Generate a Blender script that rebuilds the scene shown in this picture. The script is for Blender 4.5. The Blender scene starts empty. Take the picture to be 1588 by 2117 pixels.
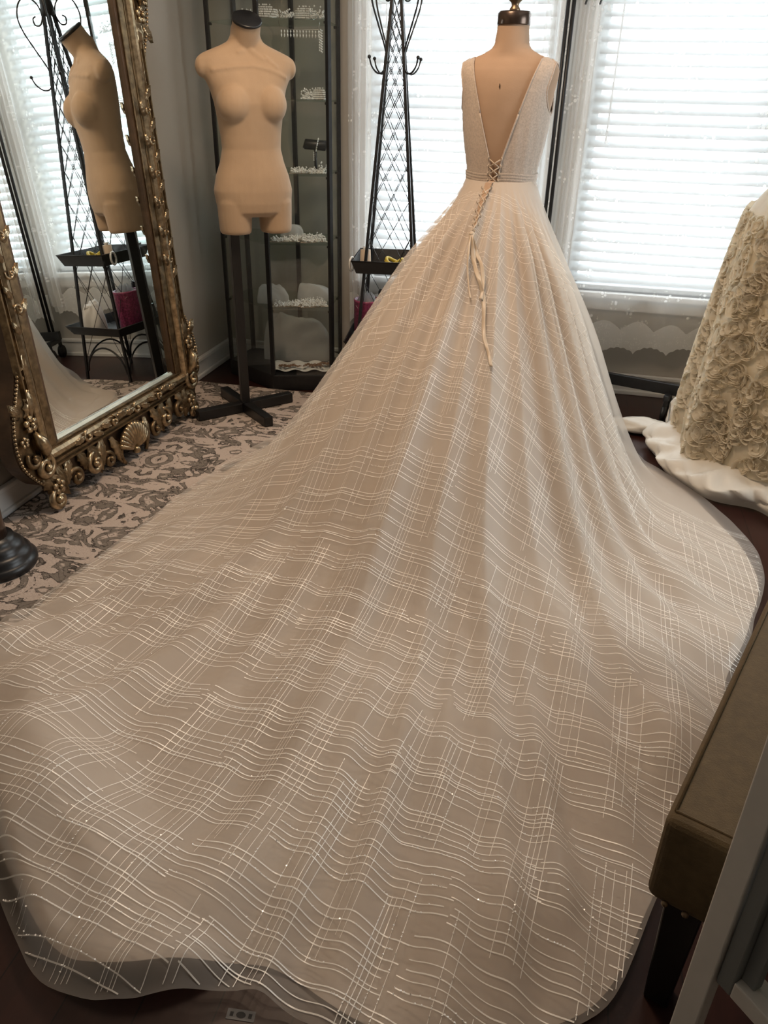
import bpy, bmesh, math, random
import numpy as np
from mathutils import Vector, Matrix

random.seed(7); RNG = np.random.default_rng(11)
SC = bpy.context.scene
COL = SC.collection
PI = math.pi

# ------------------------------------------------------------------ camera
F_PX, PITCH, ROLL, YAW = 1610.0, math.radians(28.3), math.radians(-1.28), math.radians(13)
CAM = Vector((1.839, -3.988, 1.33))
fwd = Vector((-math.sin(YAW)*math.cos(PITCH), math.cos(YAW)*math.cos(PITCH), -math.sin(PITCH)))
r0v = Vector((math.cos(YAW), math.sin(YAW), 0)); u0v = r0v.cross(fwd)
Rv = math.cos(ROLL)*r0v - math.sin(ROLL)*u0v
Uv = math.sin(ROLL)*r0v + math.cos(ROLL)*u0v
cd = bpy.data.cameras.new('camera'); cam = bpy.data.objects.new('camera', cd); COL.objects.link(cam)
cd.lens = 36.0*F_PX/2117.0; cd.sensor_width = 36.0; cd.sensor_fit = 'AUTO'; cd.clip_start = 0.05
m = Matrix((Rv, Uv, -fwd)).transposed().to_4x4(); m.translation = CAM
cam.matrix_world = m
SC.camera = cam

# ------------------------------------------------------------------ world, light, exposure
SC.view_settings.view_transform = 'Standard'; SC.view_settings.look = 'None'
SC.view_settings.exposure = 0.34; SC.view_settings.gamma = 1.0
SC.view_settings.use_curve_mapping = False
w = bpy.data.worlds.new('overcast_sky'); SC.world = w; w.use_nodes = True
bg = w.node_tree.nodes['Background']
bg.inputs[0].default_value = (0.90, 0.96, 1.0, 1); bg.inputs[1].default_value = 6.2
SC.cycles.transparent_max_bounces = 24
SC.cycles.max_bounces = 7; SC.cycles.diffuse_bounces = 3; SC.cycles.transmission_bounces = 4
SC.cycles.use_denoising = True
SC.cycles.sample_clamp_indirect = 6.0

def area_light(name, loc, rot, sx, sy, power, color=(1, 1, 1), portal=False):
    l = bpy.data.lights.new(name, 'AREA'); l.shape = 'RECTANGLE'; l.size = sx; l.size_y = sy
    l.energy = power; l.color = color
    if portal: l.cycles.is_portal = True
    o = bpy.data.objects.new(name, l); COL.objects.link(o); o.location = loc; o.rotation_euler = rot
    return o
WIN = [(0.79, 1.64), (1.81, 2.68)]; WZ0, WZ1 = 0.50, 2.12
for i, (a, b) in enumerate(WIN):
    area_light('sky_portal', ((a+b)/2, 0.19, (WZ0+WZ1)/2), (-PI/2, 0, 0), b-a+.1, WZ1-WZ0+.1, 1, portal=True)
area_light('sky_portal', (3.78, -1.55, 1.35), (0, PI/2, 0), 1.6, 1.5, 1, portal=True)
lamp = area_light('ceiling_lamp_light', (1.15, -1.75, 2.50), (0, 0, 0), 0.45, 0.45, 22, (1.0, 0.74, 0.52))

# ------------------------------------------------------------------ helpers
def wm(o):
    m = o.matrix_basis.copy()
    return wm(o.parent) @ o.matrix_parent_inverse @ m if o.parent else m

class MB:
    """collects vertices and faces for one mesh"""
    def __init__(s): s.v = []; s.f = []
    def add(s, vs, fs):
        n = len(s.v); s.v.extend([tuple(map(float, p)) for p in vs]); s.f.extend([tuple(i+n for i in f) for f in fs]); return s
    def box(s, a, b):
        (x0, y0, z0), (x1, y1, z1) = a, b
        return s.add([(x0,y0,z0),(x1,y0,z0),(x1,y1,z0),(x0,y1,z0),(x0,y0,z1),(x1,y0,z1),(x1,y1,z1),(x0,y1,z1)],
                     [(0,3,2,1),(4,5,6,7),(0,1,5,4),(1,2,6,5),(2,3,7,6),(3,0,4,7)])
    def obox(s, c, ax, ay, hx, hy, z0, z1, ch=0.0):
        """oriented box, optional bevelled vertical corners: centre c(xy), axes ax, ay"""
        pts = []
        if ch > 0:
            for sx, sy in ((-1,-1),(1,-1),(1,1),(-1,1)):
                p1 = (sx*hx, sy*(hy-ch)); p2 = (sx*(hx-ch), sy*hy)
                pts += [p1, p2] if sx*sy > 0 else [p2, p1]
            # keep ordering counter-clockwise
            pts = sorted(pts, key=lambda q: math.atan2(q[1]/hy, q[0]/hx))
        else:
            pts = [(-hx,-hy),(hx,-hy),(hx,hy),(-hx,hy)]
        P = [(c[0]+ax[0]*u+ay[0]*v, c[1]+ax[1]*u+ay[1]*v) for u, v in pts]
        return s.prism(P, z0, z1)
    def prism(s, poly, z0, z1):
        n = len(poly)
        vs = [(p[0], p[1], z0) for p in poly] + [(p[0], p[1], z1) for p in poly]
        fs = [tuple(range(n-1, -1, -1)), tuple(range(n, 2*n))] + [(i, (i+1) % n, n+(i+1) % n, n+i) for i in range(n)]
        return s.add(vs, fs)
    def bar(s, p, q, hw, hh=None, up=(0, 0, 1)):
        """straight rectangular bar from p to q"""
        p, q = Vector(p), Vector(q); d = (q-p).normalized(); hh = hh or hw
        u = Vector(up)
        if abs(d.dot(u)) > .99: u = Vector((0, 1, 0))
        a = d.cross(u).normalized(); b = a.cross(d).normalized()
        vs = []
        for e in (p, q):
            for x, y in ((-1,-1),(1,-1),(1,1),(-1,1)): vs.append(e + a*x*hw + b*y*hh)
        return s.add(vs, [(0,1,2,3),(7,6,5,4),(0,4,5,1),(1,5,6,2),(2,6,7,3),(3,7,4,0)])
    def tube(s, pts, r, n=6, cap=True):
        pts = [Vector(p) for p in pts]; k = len(pts)
        rs = r if hasattr(r, '__len__') else [r]*k
        t0 = (pts[1]-pts[0]).normalized()
        a = t0.orthogonal().normalized(); vs = []
        for i, p in enumerate(pts):
            t = (pts[min(i+1, k-1)]-pts[max(i-1, 0)])
            t = t.normalized() if t.length > 1e-9 else t0
            a = (a - t*a.dot(t)); a = a.normalized() if a.length > 1e-6 else t.orthogonal().normalized()
            b = t.cross(a)
            for j in range(n):
                an = 2*PI*j/n; vs.append(p + (a*math.cos(an)+b*math.sin(an))*rs[i])
        fs = [(i*n+j, i*n+(j+1) % n, (i+1)*n+(j+1) % n, (i+1)*n+j) for i in range(k-1) for j in range(n)]
        if cap: fs += [tuple(range(n-1, -1, -1)), tuple((k-1)*n+j for j in range(n))]
        return s.add(vs, fs)
    def lathe(s, prof, c=(0, 0), n=24, sx=1.0, sy=1.0, cap=True):
        vs = []; k = len(prof)
        for r, z in prof:
            for j in range(n):
                an = 2*PI*j/n; vs.append((c[0]+r*math.cos(an)*sx, c[1]+r*math.sin(an)*sy, z))
        fs = [(i*n+j, i*n+(j+1) % n, (i+1)*n+(j+1) % n, (i+1)*n+j) for i in range(k-1) for j in range(n)]
        if cap: fs += [tuple(range(n-1, -1, -1)), tuple((k-1)*n+j for j in range(n))]
        return s.add(vs, fs)
    def octa(s, c, r, rz=None):
        x, y, z = c; rz = rz or r
        return s.add([(x+r,y,z),(x,y+r,z),(x-r,y,z),(x,y-r,z),(x,y,z+rz),(x,y,z-rz)],
                     [(0,1,4),(1,2,4),(2,3,4),(3,0,4),(1,0,5),(2,1,5),(3,2,5),(0,3,5)])
    def ball(s, c, r, n=8, m_=6, sz=1.0):
        vs = []; fs = []
        for i in range(1, m_):
            t = PI*i/m_
            for j in range(n):
                a = 2*PI*j/n; vs.append((c[0]+r*math.sin(t)*math.cos(a), c[1]+r*math.sin(t)*math.sin(a), c[2]+r*sz*math.cos(t)))
        top = len(vs); vs.append((c[0], c[1], c[2]+r*sz)); bot = len(vs); vs.append((c[0], c[1], c[2]-r*sz))
        for j in range(n):
            fs.append((top, j, (j+1) % n)); fs.append((bot, (m_-2)*n+(j+1) % n, (m_-2)*n+j))
        for i in range(m_-2):
            for j in range(n): fs.append((i*n+j, (i+1)*n+j, (i+1)*n+(j+1) % n, i*n+(j+1) % n))
        return s.add(vs, fs)
    def grid(s, P, wrap=False):
        """P[i][j] array of points"""
        k, n = len(P), len(P[0])
        vs = [p for row in P for p in row]
        J = n if wrap else n-1
        return s.add(vs, [(i*n+j, i*n+(j+1) % n, (i+1)*n+(j+1) % n, (i+1)*n+j) for i in range(k-1) for j in range(J)])
    def xf(s, fn): s.v = [tuple(map(float, fn(p))) for p in s.v]; return s

def mesh_np(name, V, Fq):
    me = bpy.data.meshes.new(name)
    V = np.asarray(V, np.float32); Fq = np.asarray(Fq, np.int32)
    k = Fq.shape[1]
    me.vertices.add(len(V)); me.vertices.foreach_set('co', V.ravel())
    me.loops.add(Fq.size); me.loops.foreach_set('vertex_index', Fq.ravel())
    me.polygons.add(len(Fq)); me.polygons.foreach_set('loop_start', np.arange(0, Fq.size, k, dtype=np.int32))
    me.polygons.foreach_set('loop_total', np.full(len(Fq), k, np.int32))
    me.update(); me.validate(); return me

def link(name, me, mat, parent=None, smooth=True, loc=None):
    """links a mesh whose vertices are already local to loc"""
    o = bpy.data.objects.new(name, me); COL.objects.link(o)
    if loc is not None: o.location = loc
    if mat is not None and len(me.materials) == 0: me.materials.append(mat)
    if smooth is not None:
        me.polygons.foreach_set('use_smooth', [bool(smooth)]*len(me.polygons))
    if parent is not None:
        o.parent = parent; o.matrix_parent_inverse = wm(parent).inverted()
    return o

def obj(name, mb, mat, parent=None, smooth=False, bevel=0.0, seg=2):
    """world-space builder -> one object with its origin at the base centre"""
    V = np.array(mb.v); lo, hi = V.min(0), V.max(0)
    c = Vector(((lo[0]+hi[0])/2, (lo[1]+hi[1])/2, lo[2]))
    me = bpy.data.meshes.new(name); me.from_pydata([tuple(p) for p in (V-np.array(c))], [], mb.f); me.update()
    o = link(name, me, mat, parent, smooth, c)
    if bevel > 0:
        b = o.modifiers.new('bevel', 'BEVEL'); b.width = bevel; b.segments = seg; b.limit_method = 'ANGLE'
    return o

def obj_np(name, V, Fq, mat, parent=None, smooth=True):
    V = np.asarray(V, float); lo, hi = V.min(0), V.max(0); c = np.array([(lo[0]+hi[0])/2, (lo[1]+hi[1])/2, lo[2]])
    return link(name, mesh_np(name, V-c, Fq), mat, parent, smooth, Vector(c))

def tag(o, label, cat, group=None):
    o['label'] = label; o['category'] = cat
    if group: o['group'] = group
    return o
def thing(name, loc, label, cat, group=None):
    o = bpy.data.objects.new(name, None); o.empty_display_size = .1; COL.objects.link(o); o.location = loc
    return tag(o, label, cat, group)
def struct(o): o['kind'] = 'structure'; return o
def stuff(o): o['kind'] = 'stuff'; return o
def dup(root, dloc=(0, 0, 0), label=None):
    """copy of a thing with its parts, moved by dloc"""
    r = root.copy(); COL.objects.link(r); r.location = Vector(root.location)+Vector(dloc)
    if label: r['label'] = label
    for ch in list(root.children):
        c = ch.copy(); COL.objects.link(c); c.parent = r
        for g in list(ch.children):
            d = g.copy(); COL.objects.link(d); d.parent = c
    return r

# ------------------------------------------------------------------ materials
def nt(name):
    m = bpy.data.materials.new(name); m.use_nodes = True; t = m.node_tree; t.nodes.clear()
    return m, t
def N(t, typ, **kw):
    n = t.nodes.new(typ)
    for k, v in kw.items():
        if k.startswith('i_'):
            key = k[2:]; n.inputs[int(key) if key.isdigit() else key.replace('_', ' ')].default_value = v
        else: setattr(n, k, v)
    return n
def L(t, a, b): t.links.new(a, b)
def pbr(name, col, rough=.5, metal=0., var=0.0, scale=20., bump=0.0, bscale=60., spec=.5, sheen=0., coat=0., trans=0.):
    m, t = nt(name)
    o = N(t, 'ShaderNodeOutputMaterial'); p = N(t, 'ShaderNodeBsdfPrincipled')
    p.inputs['Base Color'].default_value = (*col, 1); p.inputs['Roughness'].default_value = rough
    p.inputs['Metallic'].default_value = metal; p.inputs['Specular IOR Level'].default_value = spec
    p.inputs['Sheen Weight'].default_value = sheen; p.inputs['Coat Weight'].default_value = coat
    tc = N(t, 'ShaderNodeTexCoord')
    if var > 0:
        nz = N(t, 'ShaderNodeTexNoise', i_Scale=scale, i_Detail=4.0); L(t, tc.outputs['Object'], nz.inputs['Vector'])
        r = N(t, 'ShaderNodeValToRGB')
        r.color_ramp.elements[0].position = .3; r.color_ramp.elements[1].position = .7
        r.color_ramp.elements[0].color = (*[c*(1-var) for c in col], 1); r.color_ramp.elements[1].color = (*[min(1, c*(1+var)) for c in col], 1)
        L(t, nz.outputs[0], r.inputs[0]); L(t, r.outputs[0], p.inputs['Base Color'])
    if bump > 0:
        nb = N(t, 'ShaderNodeTexNoise', i_Scale=bscale, i_Detail=3.0); L(t, tc.outputs['Object'], nb.inputs['Vector'])
        b = N(t, 'ShaderNodeBump', i_Strength=bump, i_Distance=.002); L(t, nb.outputs[0], b.inputs['Height']); L(t, b.outputs[0], p.inputs['Normal'])
    if trans > 0:
        tr = N(t, 'ShaderNodeBsdfTranslucent'); tr.inputs[0].default_value = (*col, 1)
        mx = N(t, 'ShaderNodeMixShader'); mx.inputs[0].default_value = trans
        L(t, p.outputs[0], mx.inputs[1]); L(t, tr.outputs[0], mx.inputs[2]); L(t, mx.outputs[0], o.inputs[0])
    else: L(t, p.outputs[0], o.inputs[0])
    return m
def sheer(name, col, fac, trans=.5):
    """gauzy cloth: part see-through, part diffuse / translucent threads"""
    m, t = nt(name); o = N(t, 'ShaderNodeOutputMaterial')
    d = N(t, 'ShaderNodeBsdfDiffuse'); tr = N(t, 'ShaderNodeBsdfTranslucent'); d.inputs[0].default_value = tr.inputs[0].default_value = (*col, 1)
    a = N(t, 'ShaderNodeMixShader'); a.inputs[0].default_value = trans; L(t, d.outputs[0], a.inputs[1]); L(t, tr.outputs[0], a.inputs[2])
    tp = N(t, 'ShaderNodeBsdfTransparent'); b = N(t, 'ShaderNodeMixShader'); b.inputs[0].default_value = fac
    L(t, tp.outputs[0], b.inputs[1]); L(t, a.outputs[0], b.inputs[2]); L(t, b.outputs[0], o.inputs[0])
    return m
def glass(name, tint=(.9, .95, .95), gl=.06, rough=.02):
    m, t = nt(name); o = N(t, 'ShaderNodeOutputMaterial')
    tp = N(t, 'ShaderNodeBsdfTransparent'); tp.inputs[0].default_value = (*tint, 1)
    g = N(t, 'ShaderNodeBsdfGlossy'); g.inputs[0].default_value = (1, 1, 1, 1); g.inputs['Roughness'].default_value = rough
    mx = N(t, 'ShaderNodeMixShader'); mx.inputs[0].default_value = gl
    L(t, tp.outputs[0], mx.inputs[1]); L(t, g.outputs[0], mx.inputs[2]); L(t, mx.outputs[0], o.inputs[0])
    return m

M = {}
M['wall'] = pbr('wall_paint', (.41, .38, .335), .75, var=.04, scale=3, bump=.1, bscale=90)
M['ceil'] = pbr('ceiling_paint', (.75, .73, .70), .8, var=.02, scale=4)
M['trim'] = pbr('white_trim', (.68, .66, .63), .4, var=.03, scale=8)
M['vinyl'] = pbr('white_vinyl', (.85, .86, .86), .35, trans=.25)
M['slat'] = pbr('white_blind_slat', (.72, .745, .76), .4, trans=.25)
M['cord'] = pbr('white_cord', (.8, .8, .78), .7)
M['black'] = pbr('black_metal', (.012, .012, .013), .42, metal=.0, var=.25, scale=40)
M['blackwood'] = pbr('black_wood', (.010, .010, .011), .35, var=.2, scale=25)
M['chrome'] = pbr('steel', (.62, .60, .57), .22, metal=1.0)
M['gold'] = pbr('antique_gold', (.19, .132, .072), .40, metal=.85, var=.5, scale=38, bump=.25, bscale=120)
M['goldhi'] = pbr('rubbed_gold', (.40, .305, .19), .28, metal=.9, var=.45, scale=55)
M['golddark'] = pbr('brown_frame_side', (.085, .050, .026), .5, metal=.3, var=.3, scale=18)
M['champ'] = pbr('champagne_bevel', (.40, .37, .29), .3, metal=.75, var=.1)
m_, t_ = nt('mirror_silver'); o_ = N(t_, 'ShaderNodeOutputMaterial'); g_ = N(t_, 'ShaderNodeBsdfGlossy')
g_.inputs[0].default_value = (.86, .90, .88, 1); g_.inputs['Roughness'].default_value = .004; L(t_, g_.outputs[0], o_.inputs[0]); M['mirror'] = m_
M['linen'] = pbr('mannequin_canvas', (.48, .33, .205), .8, var=.07, scale=9, bump=.12, bscale=220, sheen=.2)
M['form'] = pbr('dress_form_linen', (.42, .28, .185), .8, var=.06, scale=10, bump=.12, bscale=260)
M['cap'] = pbr('brown_metal_cap', (.10, .07, .055), .25, metal=.8)
M['brass'] = pbr('aged_brass', (.20, .14, .085), .38, metal=.8, var=.2)
M['satin'] = pbr('ivory_satin_lining', (.56, .468, .388), .46, var=.03, scale=3, sheen=.15, trans=.12)
M['bodice'] = pbr('beaded_bodice', (.52, .42, .34), .6, var=.14, scale=160, bump=.5, bscale=330, sheen=.2)
M['ribbon'] = pbr('cream_satin_ribbon', (.56, .445, .325), .4, sheen=.2)
M['tulle'] = sheer('ivory_tulle', (.91, .84, .755), .42, .58)
M['thread'] = pbr('pearl_thread', (.97, .93, .86), .34, spec=.7, trans=.08)
M['sequin'] = pbr('clear_sequin', (1.0, .98, .94), .22, spec=1.0)
M['crystal'] = pbr('rhinestone', (.86, .85, .81), .12, metal=.2, var=.15, scale=300, spec=1.0)
M['pink'] = pbr('pink_glitter', (.30, .045, .12), .35, var=.55, scale=120, bump=.3, bscale=300, spec=.7)
M['white'] = pbr('white_plastic', (.75, .74, .70), .5)
M['cream'] = pbr('cream_thread_cone', (.62, .50, .38), .75, bump=.3, bscale=400)
M['yellow'] = pbr('yellow_tape', (.62, .47, .05), .5)
M['brown'] = pbr('brown_lace', (.19, .10, .05), .7, var=.4, scale=120, bump=.4, bscale=200)
M['gauze'] = sheer('white_gauze', (.80, .80, .78), .62, .3)
M['cloth'] = pbr('white_cloth', (.68, .66, .62), .7, var=.04, scale=12, sheen=.1)
M['bench'] = pbr('olive_linen', (.115, .076, .034), .9, var=.14, scale=70, bump=.4, bscale=420)
M['board'] = pbr('white_board', (.82, .77, .69), .55, var=.03)
M['shadebead'] = pbr('shaded_bead', (.25, .26, .25), .5)  # inner lip of the white mirror frame, its shade put into the colour
M['walnut'] = pbr('dark_walnut', (.045, .022, .012), .3, var=.4, scale=14, coat=.3)
M['gown2'] = pbr('champagne_rosette_cloth', (.72, .615, .45), .6, var=.10, scale=14, sheen=.3, trans=.3)
M['petal'] = pbr('champagne_ruffle', (.84, .755, .60), .5, sheen=.3, trans=.4)
M['lining2'] = pbr('ivory_lining', (.78, .73, .645), .42, var=.03, scale=9, sheen=.1)
M['pouf'] = pbr('cream_boucle', (.50, .42, .32), .9, bump=.5, bscale=150)
M['glasspane'] = glass('window_glass', (.97, .98, .98), .05)
M['cabglass'] = glass('cabinet_glass', (.97, .985, .98), .045)
M['shelf'] = glass('shelf_glass', (.86, .91, .89), .10)
M['paper'] = pbr('grey_label', (.20, .19, .18), .7)
M['ink'] = pbr('black_print', (.01, .01, .01), .6)

def wood_floor():
    m, t = nt('dark_red_wood'); o = N(t, 'ShaderNodeOutputMaterial'); p = N(t, 'ShaderNodeBsdfPrincipled')
    tc = N(t, 'ShaderNodeTexCoord'); mp = N(t, 'ShaderNodeMapping'); mp.inputs['Rotation'].default_value = (0, 0, PI/2); L(t, tc.outputs['Object'], mp.inputs[0])
    b = N(t, 'ShaderNodeTexBrick'); b.inputs['Color1'].default_value = (.050, .016, .011, 1); b.inputs['Color2'].default_value = (.034, .011, .008, 1)
    b.inputs['Mortar'].default_value = (.012, .005, .004, 1); b.inputs['Scale'].default_value = 1; b.inputs['Mortar Size'].default_value = .0015
    b.inputs['Brick Width'].default_value = 1.1; b.inputs['Row Height'].default_value = .125; L(t, mp.outputs[0], b.inputs['Vector'])
    mp2 = N(t, 'ShaderNodeMapping'); mp2.inputs['Scale'].default_value = (60, 4, 4); L(t, tc.outputs['Object'], mp2.inputs[0])
    nz = N(t, 'ShaderNodeTexNoise', i_Scale=1.0, i_Detail=5.0); L(t, mp2.outputs[0], nz.inputs['Vector'])
    mx = N(t, 'ShaderNodeMix', data_type='RGBA', blend_type='MULTIPLY'); mx.inputs[0].default_value = .5
    L(t, b.outputs[0], mx.inputs[6]); L(t, nz.outputs[0], mx.inputs[7]); L(t, mx.outputs[2], p.inputs['Base Color'])
    p.inputs['Roughness'].default_value = .36; p.inputs['Specular IOR Level'].default_value = .35; L(t, p.outputs[0], o.inputs[0]); return m
M['floor'] = wood_floor()

def rug_mat():
    m, t = nt('damask_rug'); o = N(t, 'ShaderNodeOutputMaterial'); p = N(t, 'ShaderNodeBsdfPrincipled'); p.inputs['Roughness'].default_value = .95
    p.inputs['Specular IOR Level'].default_value = .1
    tc = N(t, 'ShaderNodeTexCoord'); sp = N(t, 'ShaderNodeSeparateXYZ'); L(t, tc.outputs['Object'], sp.inputs[0])
    def mth(op, a, b=None):
        n = N(t, 'ShaderNodeMath', operation=op)
        for i, v in enumerate((a, b)):
            if v is None: continue
            if isinstance(v, (int, float)): n.inputs[i].default_value = v
            else: L(t, v, n.inputs[i])
        return n.outputs[0]
    px = mth('PINGPONG', sp.outputs[0], .36); py = mth('PINGPONG', mth('ADD', sp.outputs[1], 10.0), .47)
    cb = N(t, 'ShaderNodeCombineXYZ'); L(t, px, cb.inputs[0]); L(t, py, cb.inputs[1])
    # swirl the repeat so that the veins curl like scrolls
    n1 = N(t, 'ShaderNodeTexNoise', i_Scale=8.5, i_Detail=2.2, i_Roughness=.5, i_Distortion=2.2); L(t, cb.outputs[0], n1.inputs['Vector'])
    n2 = N(t, 'ShaderNodeTexNoise', i_Scale=13.0, i_Detail=2.0, i_Distortion=3.2); L(t, cb.outputs[0], n2.inputs['Vector'])
    n3 = N(t, 'ShaderNodeTexNoise', i_Scale=170.0, i_Detail=2.0); L(t, tc.outputs['Object'], n3.inputs['Vector'])
    jit = mth('MULTIPLY', mth('SUBTRACT', n3.outputs[0], .5), .05)
    e1 = mth('ADD', n1.outputs[0], jit); e2 = mth('ADD', n2.outputs[0], jit)
    leaf = N(t, 'ShaderNodeMapRange', i_1=.50, i_2=.52); L(t, e1, leaf.inputs[0])
    leaf2 = N(t, 'ShaderNodeMapRange', i_1=.66, i_2=.62); L(t, e1, leaf2.inputs[0])
    body = mth('MULTIPLY', leaf.outputs[0], leaf2.outputs[0])
    ln1 = N(t, 'ShaderNodeMapRange', i_1=.020, i_2=.008); L(t, mth('ABSOLUTE', mth('SUBTRACT', e1, .505)), ln1.inputs[0])
    ln2 = N(t, 'ShaderNodeMapRange', i_1=.020, i_2=.006); L(t, mth('ABSOLUTE', mth('SUBTRACT', e2, .47)), ln2.inputs[0])
    gate = N(t, 'ShaderNodeMapRange', i_1=.40, i_2=.48); L(t, e1, gate.inputs[0])
    lines = mth('MAXIMUM', ln1.outputs[0], mth('MULTIPLY', ln2.outputs[0], gate.outputs[0]))
    base = N(t, 'ShaderNodeMix', data_type='RGBA'); base.inputs[6].default_value = (.56, .465, .40, 1); base.inputs[7].default_value = (.46, .385, .335, 1); L(t, n3.outputs[0], base.inputs[0])
    c1 = N(t, 'ShaderNodeMix', data_type='RGBA'); L(t, mth('MULTIPLY', body, .85), c1.inputs[0]); L(t, base.outputs[2], c1.inputs[6]); c1.inputs[7].default_value = (.155, .135, .115, 1)
    c2 = N(t, 'ShaderNodeMix', data_type='RGBA'); L(t, mth('MULTIPLY', lines, .9), c2.inputs[0]); L(t, c1.outputs[2], c2.inputs[6]); c2.inputs[7].default_value = (.035, .030, .027, 1)
    L(t, c2.outputs[2], p.inputs['Base Color'])
    bp = N(t, 'ShaderNodeBump', i_Strength=.6, i_Distance=.004); L(t, n3.outputs[0], bp.inputs['Height']); L(t, bp.outputs[0], p.inputs['Normal'])
    L(t, p.outputs[0], o.inputs[0]); return m
M['rug'] = rug_mat()

def lace_mat(name, f0, f1, sc, th):
    """net with denser flower sprigs; coordinates are metres on the curtain (Object x, z)"""
    m, t = nt(name); o = N(t, 'ShaderNodeOutputMaterial')
    tc = N(t, 'ShaderNodeTexCoord'); sp = N(t, 'ShaderNodeSeparateXYZ'); L(t, tc.outputs['Object'], sp.inputs[0])
    cb = N(t, 'ShaderNodeCombineXYZ'); L(t, sp.outputs[0], cb.inputs[0]); L(t, sp.outputs[2], cb.inputs[1])
    v = N(t, 'ShaderNodeTexVoronoi', i_Scale=sc, i_Randomness=.75); L(t, cb.outputs[0], v.inputs['Vector'])
    v2 = N(t, 'ShaderNodeTexVoronoi', i_Scale=sc*4.2, i_Randomness=.6); L(t, cb.outputs[0], v2.inputs['Vector'])
    a = N(t, 'ShaderNodeMapRange', i_1=th, i_2=th*.75); L(t, v.outputs['Distance'], a.inputs[0])
    b = N(t, 'ShaderNodeMapRange', i_1=.48, i_2=.32); L(t, v2.outputs['Distance'], b.inputs[0])
    mu = N(t, 'ShaderNodeMath', operation='MULTIPLY'); L(t, a.outputs[0], mu.inputs[0]); L(t, b.outputs[0], mu.inputs[1])
    mr = N(t, 'ShaderNodeMapRange', i_3=f0, i_4=f1); L(t, mu.outputs[0], mr.inputs[0])
    d = N(t, 'ShaderNodeBsdfDiffuse'); tr = N(t, 'ShaderNodeBsdfTranslucent'); d.inputs[0].default_value = (.93, .91, .87, 1); tr.inputs[0].default_value = (.90, .90, .89, 1)
    s1 = N(t, 'ShaderNodeMixShader'); s1.inputs[0].default_value = .5; L(t, d.outputs[0], s1.inputs[1]); L(t, tr.outputs[0], s1.inputs[2])
    tp = N(t, 'ShaderNodeBsdfTransparent'); s2 = N(t, 'ShaderNodeMixShader'); L(t, mr.outputs[0], s2.inputs[0]); L(t, tp.outputs[0], s2.inputs[1]); L(t, s1.outputs[0], s2.inputs[2])
    L(t, s2.outputs[0], o.inputs[0]); return m
M['lace'] = lace_mat('lace_net', .32, .85, 13.0, .38)
M['laceband'] = lace_mat('lace_border_net', .88, 1.0, 30.0, .55)
M['lacegather'] = lace_mat('gathered_lace', .46, .85, 13.0, .38)
#PART2
# ------------------------------------------------------------------ the room
RX, RY, RZ, TH = 3.60, -5.40, 2.55, .14
struct(obj('floor', MB().box((-.14, RY-.14, -.1), (RX+.14, .14, 0)), M['floor']))
struct(obj('ceiling', MB().box((-.14, RY-.14, RZ), (RX+.14, .14, RZ+.1)), M['ceil']))
b = MB(); xs = [-.14, WIN[0][0], WIN[0][1], WIN[1][0], WIN[1][1], RX+.14]
for i in (0, 2, 4): b.box((xs[i], 0, 0), (xs[i+1], TH, RZ))
for a, c in WIN: b.box((a, 0, 0), (c, TH, WZ0)); b.box((a, 0, WZ1), (c, TH, RZ))
struct(obj('wall_back', b, M['wall']))
struct(obj('wall_left', MB().box((-.14, RY, 0), (0, 0, RZ)), M['wall']))
struct(obj('wall_front', MB().box((-.14, RY-.14, 0), (RX+.14, RY, RZ)), M['wall']))
b = MB(); y0, y1, z0, z1 = -2.20, -.90, .60, 2.1
b.box((RX, RY, 0), (RX+TH, y0, RZ)); b.box((RX, y1, 0), (RX+TH, 0, RZ)); b.box((RX, y0, 0), (RX+TH, y1, z0)); b.box((RX, y0, z1), (RX+TH, y1, RZ))
struct(obj('wall_right', b, M['wall']))
e = bpy.data.objects.new('window_3', None); COL.objects.link(e); e.location = (RX, (y0+y1)/2, z0); struct(e)
f = MB()
for p, q in (((RX+.09, y0, z0), (RX+.14, y0+.045, z1)), ((RX+.09, y1-.045, z0), (RX+.14, y1, z1)), ((RX+.09, y0, z0), (RX+.14, y1, z0+.045)), ((RX+.09, y0, z1-.045), (RX+.14, y1, z1))): f.box(p, q)
obj('window_frame', f, M['vinyl'], e); obj('pane', MB().box((RX+.113, y0+.045, z0+.045), (RX+.117, y1-.045, z1-.045)), M['glasspane'], e)
obj('window_sill', MB().box((RX-.035, y0-.05, z0-.028), (RX+.09, y1+.05, z0)), M['trim'], e, bevel=.006)
# skirting: board, cap moulding and shoe
def skirting(name, mb_fn):
    e = bpy.data.objects.new(name, None); COL.objects.link(e); struct(e)
    for nm, d, za, zb in (('board', .014, 0, .085), ('cap_moulding', .022, .085, .105), ('shoe_moulding', .026, 0, .022)):
        obj(nm, mb_fn(d, za, zb), M['trim'], e, bevel=.004)
skirting('baseboard_back', lambda d, a, c: MB().box((0, -d, a), (RX, 0, c)))
skirting('baseboard_left', lambda d, a, c: MB().box((0, RY, a), (d, -.026, c)))
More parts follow.
